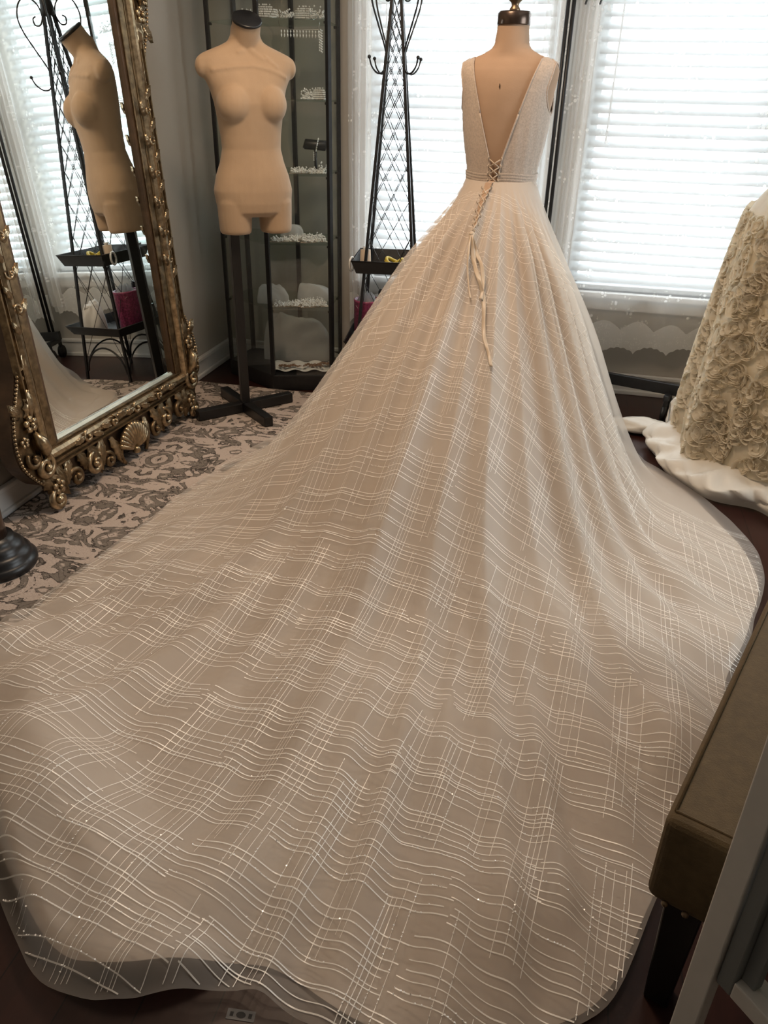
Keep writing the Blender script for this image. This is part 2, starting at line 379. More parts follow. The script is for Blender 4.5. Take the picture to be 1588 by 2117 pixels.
# windows: frame, two sash panes, sill and apron
for i, (a, c) in enumerate(WIN):
    e = bpy.data.objects.new('window_%d' % (i+1), None); COL.objects.link(e); e.location = ((a+c)/2, .1, WZ0); struct(e)
    f = MB(); s = .045
    for p, q in (((a, .09, WZ0), (a+s, .14, WZ1)), ((c-s, .09, WZ0), (c, .14, WZ1)), ((a, .09, WZ0), (c, .14, WZ0+s)), ((a, .09, WZ1-s), (c, .14, WZ1))): f.box(p, q)
    obj('window_frame', f, M['vinyl'], e)
    obj('meeting_rail', MB().box((a+s, .095, 1.29), (c-s, .135, 1.33)), M['vinyl'], e)
    for za, zb in ((WZ0+s, 1.29), (1.33, WZ1-s)):
        obj('pane', MB().box((a+s, .113, za), (c-s, .117, zb)), M['glasspane'], e)
    for p, q in (((a-.055, -.012, WZ0), (a, 0, WZ1+.055)), ((c, -.012, WZ0), (c+.055, 0, WZ1+.055)), ((a, -.012, WZ1), (c, 0, WZ1+.055))): obj('casing', MB().box(p, q), M['trim'], e, bevel=.003)
    obj('window_sill', MB().box((a-.05, -.035, WZ0-.028), (c+.05, .09, WZ0)), M['trim'], e, bevel=.006)
    obj('sill_apron', MB().box((a-.03, -.016, WZ0-.085), (c+.03, 0, WZ0-.028)), M['trim'], e, bevel=.004)
# blinds: each slat its own piece
for i, (a, c) in enumerate(WIN):
    t = thing('window_blind', ((a+c)/2, .045, WZ0), ['white slatted blind in the window behind the black coat tower',
              'white slatted blind in the window behind the bodice and the rosette gown'][i], 'blind')
    obj('bottom_rail', MB().box((a+.012, .018, WZ0+.004), (c-.012, .068, WZ0+.026)), M['slat'], t, bevel=.004)
    z = WZ0+.055; k = 0; sm = None; hw = .0245; tl = math.radians(38)
    while z < WZ1-.03:
        if sm is None:
            P = []
            for q in np.linspace(-1, 1, 5):
                yy = q*hw; zz = .0028*(1-q*q)
                P.append([(xx, yy*math.cos(tl)-zz*math.sin(tl), yy*math.sin(tl)+zz*math.cos(tl)) for xx in (-(c-a)/2+.014, (c-a)/2-.014)])
            mbs = MB().grid(P); n0 = len(mbs.v)
            mbs.add([(p[0], p[1]+.0014*math.sin(tl), p[2]-.0014*math.cos(tl)) for p in mbs.v[:n0]], [tuple(reversed(f)) for f in mbs.f])
            sm = bpy.data.meshes.new('slat'); sm.from_pydata(mbs.v, [], mbs.f); sm.update(); sm.materials.append(M['slat'])
        o = link('slat', sm, None, t, None, Vector(((a+c)/2, .043, z)))
        z += .0455; k += 1
    for q in (.14, .5, .86):
        xx = a+(c-a)*q
        obj('ladder_cord', MB().tube([(xx, .017, WZ0+.02), (xx, .017, WZ1-.02)], .0012, 4), M['cord'], t)
    obj('head_rail', MB().box((a+.008, .012, WZ1-.045), (c-.008, .075, WZ1-.002)), M['slat'], t)
    xx = a+.09; obj('tilt_wand', MB().tube([(xx, -.004, WZ1-.05), (xx, -.004, 1.15)], .004, 6), M['vinyl'], t)

# lace curtains with scalloped border
def curtain(x0, x1, y, label, seed, zb=.245):
    t = thing('lace_curtain', ((x0+x1)/2, y, zb), label, 'curtain')
    rs = np.random.default_rng(seed); ph = rs.uniform(0, 6.28, 6)
    nx, nz = 240, 60
    X = np.linspace(x0, x1, nx); u = (X-x0)/(x1-x0)
    edge = np.exp(-(u/.10)**2)+np.exp(-((1-u)/.10)**2)
    def yoff(X, z):
        top = .5+.5*np.clip(z/2.2, 0, 1)
        wv = .016*np.sin(X*23+ph[0]+.5*np.sin(z*1.3+ph[4]))+.009*np.sin(X*41+ph[1])+.02*edge*np.sin(X*88+ph[2])
        return y+wv*top - .012*(1-top)
    def scal(X): return zb+.034*np.abs(np.sin((X-x0)*PI/.155))**.8+.006*np.abs(np.sin((X-x0)*PI/.031)) + .012*np.sin(X*5+seed)
    def rows(zlo, zhi, k):
        V = []
        for q in np.linspace(0, 1, k):
            z = zlo+(zhi-zlo)*q
            V.append(np.stack([X+.004*np.sin(z*3+X*9), yoff(X, z), z], 1))
        V = np.concatenate(V)
        i, j = np.meshgrid(np.arange(k-1), np.arange(nx-1), indexing='ij')
        Fq = np.stack([i*nx+j, i*nx+j+1, (i+1)*nx+j+1, (i+1)*nx+j], -1).reshape(-1, 4)
        return V, Fq
    zs = scal(X); wav = zb+.120+.040*np.abs(np.sin((X-x0)*PI/.155+1.57))
    V, Fq = rows(zs, wav, 8); obj_np('lace_border', V, Fq, M['laceband'], t)
    V, Fq = rows(wav, np.full(nx, 2.300), nz); obj_np('net_panel', V, Fq, M['lace'], t)
    # rolled gathers at the vertical edges
    for xe in (x0, x1):
        V = []; k = 40
        sg = 1 if xe == x0 else -1
        for z in np.linspace(zb+.05, 2.300, k):
            q = np.linspace(0, 1, 26)
            V.append(np.stack([xe+sg*(q*.105), y-.012-.014*np.sin(q*19+seed+.4*math.sin(z*2)), np.full(26, z)], 1))
        V = np.concatenate(V); i, j = np.meshgrid(np.arange(k-1), np.arange(25), indexing='ij')
        obj_np('gathered_edge', V, np.stack([i*26+j, i*26+j+1, (i+1)*26+j+1, (i+1)*26+j], -1).reshape(-1, 4), M['lacegather'], t)
    return t
curtain(.725, 1.690, -.056, 'white lace curtain with floral net behind the black coat tower', 3, .262)
curtain(1.700, 2.80, -.070, 'white lace curtain with scalloped hem beside the rosette gown', 8, .222)
for lab, x0, x1 in (('thin black curtain rod over the coat tower window', .62, 1.64), ('thin black curtain rod over the window by the rosette gown', 1.66, 2.9)):
    tag(obj('curtain_rod', MB().tube([(x0, -.066, 2.312), (x1, -.066, 2.312)], .010, 10), M['black'], smooth=True), lab, 'curtain rod')
# ceiling light: the rim round the lit panel
t = thing('ceiling_light', (1.15, -1.75, 2.49), 'square flush ceiling light with a dark metal rim', 'ceiling light')
for p, q in (((.90, -2.00, 2.488), (.922, -1.50, RZ)), ((1.378, -2.00, 2.488), (1.40, -1.50, RZ)), ((.922, -2.00, 2.488), (1.378, -1.978, RZ)), ((.922, -1.522, 2.488), (1.378, -1.50, RZ))): obj('rim', MB().box(p, q), M['brass'], t)
# rug
RUG = (.035, -3.02, 1.30, -.475)
tag(obj('rug', MB().box((RUG[0], RUG[1], 0), (RUG[2], RUG[3], .009)), M['rug'], bevel=.003), 'beige rug with grey and black scroll damask under the gilt mirror', 'rug')

# ------------------------------------------------------------------ leaning gilt mirror
tl, yw = math.radians(3), math.radians(-3.5)
MN = np.array([math.cos(tl)*math.cos(yw), math.cos(tl)*math.sin(yw), math.sin(tl)]); MP = np.array([.18, -1.4, .010])
MU = np.array([-math.sin(yw), math.cos(yw), 0]); MV = np.cross(MN, MU)
def mw(p): return MP + MU*p[0] + MV*p[1] + MN*p[2]
mir = thing('standing_mirror', tuple(MP), 'tall mirror in ornate gilt frame with shell carvings leaning on the wall', 'mirror')
G0, G1, GV0, GV1 = -.437, .402, .237, 1.655
def mobj(name, mb, mat, smooth=False, bevel=0, parent=None): return obj(name, mb.xf(mw), mat, parent or mir, smooth, bevel)
mobj('mirror_glass', MB().add([(G0, GV0, 0), (G1, GV0, 0), (G1, GV1, 0), (G0, GV1, 0)], [(0, 1, 2, 3)]), M['mirror'])
mobj('backing_board', MB().add(*(lambda b: (b.v, b.f))(MB().box((-.47, .06, -.045), (.45, 1.83, -.006)))), M['golddark'])
def prism_w(poly, w0, w1):
    n = len(poly); vs = [(p[0], p[1], w0) for p in poly]+[(p[0], p[1], w1) for p in poly]
    return MB().add(vs, [tuple(range(n-1, -1, -1)), tuple(range(n, 2*n))]+[(i, (i+1) % n, n+(i+1) % n, n+i) for i in range(n)])
HV = 1.89
def flare(t):  # outer half outline of the lower corner, u as function along list
    return t
low = [(.500, .62), (.503, .55), (.515, .49), (.548, .42), (.580, .35), (.594, .27), (.584, .20), (.548, .145), (.515, .11)]
def smooth_pts(P, k=4):
    """Catmull-Rom through points"""
    P = [np.array(p, float) for p in P]; out = []
    for i in range(len(P)-1):
        a, b_, c, d = P[max(i-1, 0)], P[i], P[i+1], P[min(i+2, len(P)-1)]
        for q in range(k):
            t = q/k; out.append(.5*((2*b_)+(-a+c)*t+(2*a-5*b_+4*c-d)*t*t+(-a+3*b_-3*c+d)*t**3))
    out.append(P[-1]); return out
lows = [tuple(p) for p in smooth_pts(low)]
ups = [(u, HV-v) for u, v in reversed(lows)]
side = ups+lows          # top to bottom on the +u side
ui = .44                 # where side blocks meet rails
for sg in (1, -1):
    off = -.017
    poly = [(sg*u+off, v) for u, v in side] + [(sg*.385+off, .075), (sg*.385+off, HV-.075)]
    if sg > 0: poly = poly[::-1]
    p2 = prism_w(poly, -.05, .012); mobj('frame_side', p2, M['golddark'])
    inner = [(sg*(u-.012)+off, v) for u, v in side] + [(sg*.40+off, .12), (sg*.40+off, HV-.12)]
    if sg > 0: inner = inner[::-1]
    mobj('face_panel', prism_w(inner, .012, .02), M['gold'], bevel=.003)
for va, vb in ((.06, .215), (HV-.215, HV-.06)):
    mobj('apron_board', MB().box((-.44, va, -.05), (.40, vb, .008)), M['golddark'])
# mouldings swept round the glass: (distance outward from glass edge, height)
def sweep(prof, name, mat):
    mb = MB(); n = len(prof)
    C = [(G0, GV0, -1, -1), (G1, GV0, 1, -1), (G1, GV1, 1, 1), (G0, GV1, -1, 1)]
    P = [[(c[0]+c[2]*d, c[1]+c[3]*d, h) for d, h in prof] for c in C]; P.append(P[0])
    mb.grid(P); return mobj(name, mb, mat)
sweep([(-.001, .001), (-.001, .006), (.009, .012), (.013, .012)], 'silver_slip', M['champ'])
sweep([(.013, .010), (.014, .022), (.018, .022), (.020, .014)], 'inner_lip', M['gold'])
sweep([(.020, .014), (.026, .026), (.036, .036), (.048, .038), (.057, .030), (.060, .022)], 'cove_moulding', M['goldhi'])
sweep([(.060, .022), (.063, .034), (.067, .034), (.069, .024), (.078, .024), (.080, .036), (.086, .036), (.090, .012)], 'outer_moulding', M['gold'])
# carved ornaments
def leaf_mb(c, ang, ln, wd, h=.016, lobes=4, base=.02):
    """acanthus leaf lying on the frame; c=(u,v), ang direction, ln length"""
    mb = MB(); ca, sa = math.cos(ang), math.sin(ang); P = []
    for i in range(13):
        t = i/12; hw = wd*(math.sin(PI*min(1, t*.92+.08))**.7)*(1-.38*abs(math.sin(lobes*PI*t)))*(1-.35*t)
        row = []
        for j in range(7):
            s = (j-3)/3; x = t*ln; y = s*hw
            z = base+h*(math.sin(PI*min(1, t*1.05))*.6+.5*t*t)*(1-.55*s*s)+.004*math.cos(s*PI*3)
            row.append((c[0]+ca*x-sa*y, c[1]+sa*x+ca*y, z))
        P.append(row)
    mb.grid(P); return mb
def scroll_mb(c, ang, size, turns=1.25, flip=1, r=.008, base=.03, tail=1.2):
    pts = []; rs = []
    for i in range(34):
        t = i/33; th = ang+flip*turns*2*PI*t; rad = size*(1-t*.82)
        pts.append((c[0]+rad*math.cos(th), c[1]+rad*math.sin(th), base+.010*t)); rs.append(r*(.55+.6*math.sin(PI*min(1, t*1.0+.12))))
    mb = MB().tube(pts, rs, 7); mb.ball((pts[-1][0], pts[-1][1], base+.012), r*1.25, 8, 6); return mb
def shell_mb(c, ang, rad, spread=1.9, k=11, base=.02):
    mb = MB()
    for i in range(k):
        a = ang+(i/(k-1)-.5)*2*spread*.62
        rr = rad*(1-.10*abs(i/(k-1)-.5)*2)
        pts = []; rs = []
        for q in range(9):
            t = q/8; d = rr*(.12+.88*t); z = base+.030*math.sin(PI*(.15+.72*t))
            pts.append((c[0]+d*math.cos(a), c[1]+d*math.sin(a), z)); rs.append(.0035+rad*.085*t)
        mb.tube(pts, rs, 7)
    mb.ball((c[0], c[1], base+.02), rad*.15, 8, 6); return mb
def flower_mb(c, r, base=.03):
    mb = MB()
    for i in range(5):
        a = 2*PI*i/5+.3; mb.ball((c[0]+r*.62*math.cos(a), c[1]+r*.62*math.sin(a), base), r*.45, 7, 5, .6)
    mb.ball((c[0], c[1], base+r*.25), r*.3, 7, 5); return mb
O = -.017
orn = []
for sg in (1, -1):
    X = lambda u: sg*u+O
    A = lambda a: a if sg > 0 else PI-a
    for vv, fl in ((0, 1), (HV, -1)):
        V_ = lambda v: v if fl > 0 else HV-v
        B = lambda a: A(a)*fl
        orn += [('acanthus_leaf', leaf_mb((X(.475), V_(.45)), B(PI/2+.06), .13, .03, .02), 1),
                ('acanthus_leaf', leaf_mb((X(.50), V_(.33)), B(PI/2+.1), .115, .036, .026), 1),
                ('acanthus_leaf', leaf_mb((X(.545), V_(.36)), B(PI/2-.5), .07, .022, .02), 1),
                ('flower', flower_mb((X(.515), V_(.335)), .030, .036), 1),
                ('flower', flower_mb((X(.557), V_(.285)), .020, .034), 1),
                ('bud', MB().tube([(X(.47), V_(.20), .03), (X(.49), V_(.235), .05), (X(.505), V_(.275), .052), (X(.512), V_(.305), .04)], [.006, .020, .022, .006], 8), 1),
                ('corner_scroll', scroll_mb((X(.495), V_(.175)), B(2.2), .045, 1.3, sg*fl, .012), 1),
                ('corner_scroll', scroll_mb((X(.535), V_(.215)), B(.9), .030, 1.1, -sg*fl, .009), 0),
                ('acanthus_leaf', leaf_mb((X(.50), V_(.15)), B(-PI/2-.25), .10, .042, .022), 0),
                ('acanthus_leaf', leaf_mb((X(.47), V_(.13)), B(-PI/2-.55), .12, .035, .026), 0),
                ('acanthus_leaf', leaf_mb((X(.43), V_(.145)), B(-PI/2-.15), .10, .030, .022), 0),
                ('flower', flower_mb((X(.46), V_(.085)), .030, .040), 1),
                ('foot_scroll', scroll_mb((X(.47), V_(.040)), B(PI*.5), .036, 1.2, -sg*fl, .013), 1),
                ('foot_scroll', scroll_mb((X(.36), V_(.075)), B(PI*.2), .034, 1.2, sg*fl, .011), 0),
                ('acanthus_leaf', leaf_mb((X(.37), V_(.155)), B(-PI/2+.35), .095, .030, .022), 1),
                ('acanthus_leaf', leaf_mb((X(.31), V_(.150)), B(-PI/2-.35), .095, .030, .022), 0),
                ('apron_scroll', scroll_mb((X(.245), V_(.080)), B(PI*.55), .042, 1.25, -sg*fl, .011), 1),
                ('acanthus_leaf', leaf_mb((X(.245), V_(.155)), B(-PI/2-.2), .13, .040, .026), 0),
                ('apron_scroll', scroll_mb((X(.165), V_(.060)), B(PI*.4), .030, 1.2, sg*fl, .010), 0),
                ('acanthus_leaf', leaf_mb((X(.175), V_(.150)), B(-PI/2+.3), .12, .034, .024), 1),
                ('pendant_leaf', leaf_mb((X(.115), V_(.13)), B(-PI/2-.25), .125, .028, .03), 1)]
    # vine down the stile
    for k_, v in enumerate(np.arange(.62, 1.30, .055)):
        orn.append(('vine_leaf', leaf_mb((X(.452+.012*(-1)**k_), v), A(PI/2+(.55 if k_ % 2 else -.55)), .055, .014, .014, 3, .036), 1))
        if k_ % 2: orn.append(('vine_scroll', scroll_mb((X(.452), v+.02), A(.4), .017, 1.1, sg*(1 if k_ % 4 == 1 else -1), .0045, .038), 1))
for vv, fl in ((0, 1), (HV, -1)):
    orn.append(('shell', shell_mb((O, vv+fl*.035), fl*PI/2, .115, 1.75, 13, .022), 1))
    orn.append(('shell_rim', MB().tube([(O+.088*math.cos(a), vv+fl*(.045+.07*math.sin(a)), .034) for a in np.linspace(-.6, PI+.6, 30)], .008, 7), 0))
    # running scrolls and leaves along the cove of the rail
    for k_, u in enumerate(np.linspace(-.33, .30, 13)):
        v = GV0-.042 if fl > 0 else GV1+.042
        if k_ % 3 == 1: orn.append(('rail_scroll', scroll_mb((u, v), PI*.5, .022, 1.15, 1 if k_ % 2 else -1, .0065, .038), 1))
        else: orn.append(('rail_leaf', leaf_mb((u-.02, v+(.006 if k_ % 2 else -.006)), (.25 if k_ % 2 else -.25)*(1 if k_ % 3 else -1), .058, .016, .014, 4, .038), 1))
for nm, mb, hi in orn: mobj(nm, mb, M['goldhi'] if hi else M['gold'], True)
mb = MB()
for sg in (1, -1):
    P = np.array([(sg*(u-.006)+O, v) for u, v in smooth_pts(side, 3)])
    d = np.r_[0, np.cumsum(np.hypot(*np.diff(P, axis=0).T))]
    for s in np.arange(0, d[-1], .0135):
        mb.ball((np.interp(s, d, P[:, 0]), np.interp(s, d, P[:, 1]), .022), .0062, 6, 4)
stuff(mobj('bead_edging', mb, M['goldhi'], True))
#PART3
# ------------------------------------------------------------------ dress form and wedding gown
AX, AY, ZW = 1.540, -.955, 1.065
FB = np.array([-.163, -.987]); FL_ = np.array([.987, -.163])      # back direction and its lateral
# torso sections: z, half width, half depth back, half depth front
SEC = np.array([(.80, .175, .115, .10), (.90, .172, .118, .10), (.97, .150, .100, .095), (1.03, .124, .084, .088), (1.065, .117, .080, .086), (1.11, .121, .082, .095),
                (1.17, .133, .088, .118), (1.23, .143, .092, .138), (1.29, .150, .095, .130), (1.34, .158, .094, .108), (1.38, .166, .088, .090), (1.405, .168, .078, .074),
                (1.425, .158, .066, .060), (1.440, .128, .056, .052), (1.452, .095, .053, .050), (1.465, .068, .052, .050), (1.48, .058, .051, .050), (1.51, .054, .050, .050), (1.535, .052, .050, .050)])
def sec(z): return [np.interp(z, SEC[:, 0], SEC[:, k]) for k in (1, 2, 3)]
def torso(th, z, off=0.0):
    """th from the centre back, positive to FL_; returns world points"""
    hw, db, df = sec(z); c = np.cos(th); d = np.where(c >= 0, db, df)+off
    lat = (hw+off)*np.sin(th); dep = d*c
    return np.stack([AX+FB[0]*dep+FL_[0]*lat, AY+FB[1]*dep+FL_[1]*lat, z+0*th], -1)
form = thing('dress_form', (AX, AY, 0), 'tan linen dress form on a stand with dark metal neck cap wearing the plaid gown', 'dress form')
zz = np.concatenate([np.linspace(.80, 1.40, 40), np.linspace(1.405, 1.535, 26)]); th = np.linspace(0, 2*PI, 65)[:-1]
V = np.concatenate([torso(th, np.full(64, z)) for z in zz]); k = len(zz)
i, j = np.meshgrid(np.arange(k-1), np.arange(64), indexing='ij')
obj_np('torso', V, np.stack([i*64+j, i*64+(j+1) % 64, (i+1)*64+(j+1) % 64, (i+1)*64+j], -1).reshape(-1, 4), M['form'], form)
obj('neck_cap', MB().lathe([(.0535, 1.533), (.0545, 1.536), (.0545, 1.566), (.050, 1.572), (.0, 1.574)], (AX, AY), 40), M['cap'], form, True)
obj('finial', MB().lathe([(.0, 1.570), (.019, 1.570), (.017, 1.58), (.012, 1.587), (.013, 1.595), (.022, 1.603), (.026, 1.613), (.022, 1.622), (.016, 1.628), (.024, 1.636), (.027, 1.646), (.020, 1.66), (.010, 1.675), (0, 1.68)], (AX, AY), 24), M['brass'], form, True)
obj('pole', MB().lathe([(.017, .05), (.017, .82)], (AX, AY), 16), M['black'], form, True)
b = MB()
for q in range(4):
    a = q*PI/2+.6; b.tube([(AX+.02*math.cos(a), AY+.02*math.sin(a), .09), (AX+.14*math.cos(a), AY+.14*math.sin(a), .06), (AX+.24*math.cos(a), AY+.24*math.sin(a), .014)], [.014, .012, .012], 8)
obj('claw_base', b, M['black'], form, True)
for zz_, d_ in ((1.352, .004),):
    p = torso(np.array([-.03]), np.array([zz_]), .002)[0]
    obj('back_notch', MB().tube([p+np.array((0, 0, .012)), p], [.0012, .0022], 5), M['cap'], form)

gown = thing('wedding_gown', (AX, AY, 0), 'ivory wedding gown with deep V back, plaid thread overlay and long train', 'gown')
HEM = [(.80, -.70), (.70, -.83), (.70, -1.0), (.64, -1.165), (.572, -1.48), (.535, -1.85), (.485, -2.165), (.455, -2.38), (.47, -2.62), (.535, -2.81), (.68, -3.0), (.855, -3.15),
       (.965, -3.255), (1.05, -3.32), (1.14, -3.385), (1.264, -3.39), (1.385, -3.338), (1.457, -3.303), (1.508, -3.302), (1.563, -3.322), (1.68, -3.36), (1.80, -3.34), (1.93, -3.285), (2.045, -3.20),
       (2.085, -3.10), (2.13, -2.97), (2.20, -2.80), (2.29, -2.55), (2.37, -2.25), (2.47, -1.95), (2.535, -1.73), (2.546, -1.52), (2.46, -1.258), (2.34, -1.041), (2.215, -.90), (2.13, -.72), (1.98, -.53), (1.78, -.40), (1.54, -.37), (1.31, -.45), (1.13, -.575), (.95, -.645)]
hp = np.array(HEM)-np.array([AX, AY]); hb, hl = hp@FB, hp@FL_
ha, hr = np.arctan2(hl, hb), np.hypot(hb, hl); od = np.argsort(ha); ha, hr = ha[od], hr[od]
ha = np.r_[ha-2*PI, ha, ha+2*PI]; hr = np.r_[hr, hr, hr]
PHI_T = np.linspace(-PI, PI, 721); RT = np.interp(PHI_T, ha, hr)
RT = np.convolve(np.r_[RT[-8:-1], RT, RT[1:8]], np.ones(5)/5, 'same')[7:-7]
R0 = .122
def hemR(phi): return np.interp((phi+PI) % (2*PI)-PI, PHI_T, RT)
def runL(phi):
    c = .5+.5*np.cos(phi); lft = np.clip(-np.sin(phi), 0, 1)
    return .41+.77*c**4.5-.05*lft
KS = 7.5
def prof(r, phi):
    L_ = runL(phi); s = (r-R0)/L_; x = KS*(1-s)
    g = np.log1p(np.exp(np.clip(x, -40, 40)))/KS; g1 = 1/(1+np.exp(-np.clip(x, -40, 40)))
    return ZW*g/(np.log1p(math.exp(KS))/KS), -ZW*g1/L_
RIDGE = [(-150, 7, .8), (-120, 6, .7), (-98, 6, .9), (-80, 5, .7), (-66, 5, .9), (-54, 4, .7), (-43, 4, 1.0), (-32, 3.2, .8), (-23, 3.5, .9), (-13.5, 2.6, 1.0), (-6, 2.2, .6), (2.5, 2.4, 1.0), (10, 2.6, .6), (17, 2.6, .8),
         (25, 3, .6), (33, 2.6, 1.5), (41, 2.4, 1.2), (49, 2.6, 1.6), (58, 3.2, 1.4), (69, 4, .7), (83, 5, .9), (100, 6, .7), (122, 7, .9), (150, 7, .8)]
PH = RNG.uniform(0, 2*PI, 40)
def sst(x, a, b):
    t = np.clip((x-a)/(b-a), 0, 1); return t*t*(3-2*t)
def bigfold(phi, r):
    d = np.degrees((phi+PI) % (2*PI)-PI)+1.6*np.sin(2.1*r+PH[0])*sst(r, .4, 1.5); f = 0
    for c, w_, a in RIDGE:
        x = np.abs(d-c)/w_; f = f+a*np.exp(-x**1.5)
    cone = sst(r, R0, R0+.25); land = sst(r, runL(phi)*.85+R0, runL(phi)*1.35+R0)
    return f*cone*(.046-.022*land)
def lump(x, y, k0):
    return (np.sin(7.1*x+3.3*y+PH[k0])+np.sin(-4.7*x+8.2*y+PH[k0+1])+np.sin(11.3*x-2.1*y+PH[k0+2])*.6+np.sin(3.1*x+13.7*y+PH[k0+3])*.5)/3.1
def fine(phi, r):
    f = 0
    for n, a, ra, rb, q in ((29, .35, .1, .5, 5), (47, .8, .35, 1.0, 6), (71, 1.0, .8, 1.5, 7), (103, .9, 1.1, 1.8, 8), (149, .55, 1.5, 2.2, 9)):
        wv = np.sin(n*phi+PH[q]+1.3*np.sin(1.7*r+PH[q+10])+.9*np.sin(7*phi+PH[q+4]))
        am = .55+.45*np.sin(5.3*phi*(1+.1*q)+1.1*r+PH[q+14])
        f = f+a*sst(r, ra, rb)*am*(.5+.5*wv)**1.4
    return .0125*f*(1+.9*sst(r, .8, 1.6))
def skirt(phi, r, layer, extra=0.0):
    """layer 0 lining, 1 overlay"""
    z, dz = prof(r, phi); R_ = hemR(phi); x = r*np.sin(phi); y = r*np.cos(phi)
    te = 1-.82*sst(r, R_-.30, R_-.03)*(1-sst(R_, 1.6, 2.0)*.6)
    d = bigfold(phi, r)*(1.0 if layer else .85)*te
    tr = sst(r, .9, 1.5)
    d = d+tr*(.028*np.clip(lump(x, y, 20)+.35, 0, 2))
    eh = sst(r, R_-.42, R_-.12)*sst(R_, .95, 1.5)*(1-sst(r, R_-.05, R_)*.75)
    d = d+eh*.062*np.clip(lump(x*1.15, y*1.15, 26), 0, 2)
    eh2 = sst(r, R_-.40, R_-.15)*(1-sst(r, R_-.06, R_))*(sst(np.degrees(phi), -52, -30)*(1-sst(np.degrees(phi), 2, 14)))
    d = d+eh2*(.034*(1+np.sin(5.5*x+PH[30]))+.016*np.clip(lump(2.6*x, 2.6*y, 24), 0, 2))
    if layer:
        gap = .010+.030*np.exp(-((np.degrees(phi)-95)/30)**2)*sst(r, .15, .4)+.010*np.exp(-((np.degrees(phi)+95)/30)**2)*sst(r, .15, .4)
        d = d+(gap*sst(r, R0, R0+.1)+fine(phi, r))*te+.002
    d = d+extra
    nl = np.sqrt(1+dz*dz); nr, nz = -dz/nl, 1/nl
    rr = r+nr*d; lat, dep = rr*np.sin(phi), rr*np.cos(phi)
    X_ = AX+FB[0]*dep+FL_[0]*lat; Y_ = AY+FB[1]*dep+FL_[1]*lat
    on_rug = (1-sst(X_, RUG[2], RUG[2]+.05))*sst(Y_, RUG[1]-.05, RUG[1])*(1-sst(Y_, RUG[3], RUG[3]+.05))
    return np.stack([X_, Y_, np.maximum(z+nz*d, .003+.010*on_rug+.004*layer+extra)], -1)
def polar_grid(np_, nr_, layer, inset):
    # finer steps over the train than over the hidden front
    q = np.linspace(0, 1, np_+1)[:-1]; phi = 2*PI*(q-.5); phi = phi-.55*np.sin(phi)
    R_ = hemR(phi)-inset(phi); s = np.linspace(0, 1, nr_)
    Pp = np.repeat(phi[None], nr_, 0); Rr = R0+(R_-R0)[None]*s[:, None]
    V = skirt(Pp, Rr, layer).reshape(-1, 3)
    i, j = np.meshgrid(np.arange(nr_-1), np.arange(np_), indexing='ij')
    return V, np.stack([i*np_+j, i*np_+(j+1) % np_, (i+1)*np_+(j+1) % np_, (i+1)*np_+j], -1).reshape(-1, 4)
inset = lambda p: .030+.018*np.sin(5*p+1)+.012*np.sin(11*p)
V, Fq = polar_grid(520, 170, 0, inset); obj_np('skirt_lining', V, Fq, M['satin'], gown)
V, Fq = polar_grid(1100, 230, 1, lambda p: 0*p); ov = obj_np('plaid_overlay', V, Fq, M['tulle'], gown)

# cloth coordinates (a lateral, b down the back) -> angle and radius, via arc length along each meridian
RG = np.linspace(R0, 3.0, 500); TPH = np.linspace(-PI, PI, 241)
SG = np.linspace(R0, 3.2, 420); RTAB = np.zeros((241, 420))
for n_, p_ in enumerate(TPH):
    z_, d_ = prof(RG, p_); s_ = R0+np.r_[0, np.cumsum(np.sqrt(1+((d_[1:]+d_[:-1])/2)**2)*np.diff(RG))]
    RTAB[n_] = np.interp(SG, s_, RG)
FAN = .86
def cloth(a, b):
    phi = np.arctan2(a, b)*FAN; s = np.hypot(a, b)
    fi = (phi+PI)/(2*PI)*240; i0 = np.clip(fi.astype(int), 0, 239); fr = fi-i0
    sj = (s-R0)/(SG[1]-SG[0]); j0 = np.clip(sj.astype(int), 0, 418); gr = np.clip(sj-j0, 0, 1)
    r = (RTAB[i0, j0]*(1-fr)+RTAB[i0+1, j0]*fr)*(1-gr)+(RTAB[i0, j0+1]*(1-fr)+RTAB[i0+1, j0+1]*fr)*gr
    ok = (s > R0+.05) & (r < hemR(phi)-.004) & (np.abs(phi) < 2.7)
    return phi, r, ok
TV, TF, SV, SF = [], [], [], []
def nv(L_): return sum(len(q) for q in L_)
tcount = 0; scount = 0
def ribbon(a, b, wd, vertical):
    """a, b arrays of cloth coordinates along the thread"""
    global tcount, scount
    e = wd/2*np.interp(np.hypot(a, b), [.2, .9, 1.5, 2.3], [.30, .50, .80, 1.0])
    p1, r1, k1 = cloth(a-(e if vertical else 0), b-(0 if vertical else e)); p2, r2, k2 = cloth(a+(e if vertical else 0), b+(0 if vertical else e))
    ok = k1 & k2
    if ok.sum() < 3: return
    A = skirt(p1, r1, 1, .0022); B_ = skirt(p2, r2, 1, .0022)
    n = len(a); V = np.empty((2*n, 3)); V[0::2] = A; V[1::2] = B_
    i = np.where(ok[:-1] & ok[1:])[0]
    if len(i) == 0: return
    TV.append(V); TF.append(np.stack([2*i, 2*i+1, 2*i+3, 2*i+2], -1)+tcount); tcount += 2*n
    # sequins glinting on some threads
    if RNG.random() < .30:
        sel = i[RNG.random(len(i)) < .30]
        for q in sel:
            c = (A[q]+B_[q])/2+np.array([0, 0, .0015]); nn_ = np.array([0, .35, 1.0])+RNG.normal(size=3)*.35; u = np.cross(nn_, RNG.normal(size=3)); u /= np.linalg.norm(u); v = np.cross(nn_, u); v /= np.linalg.norm(v)
            SV.append(np.array([c+u*.0019, c+v*.0019, c-u*.0019, c-v*.0019])); SF.append(np.array([[0, 1, 2, 3]])+scount); scount += 4
step = .0075; WDT = .0022
b0 = .16
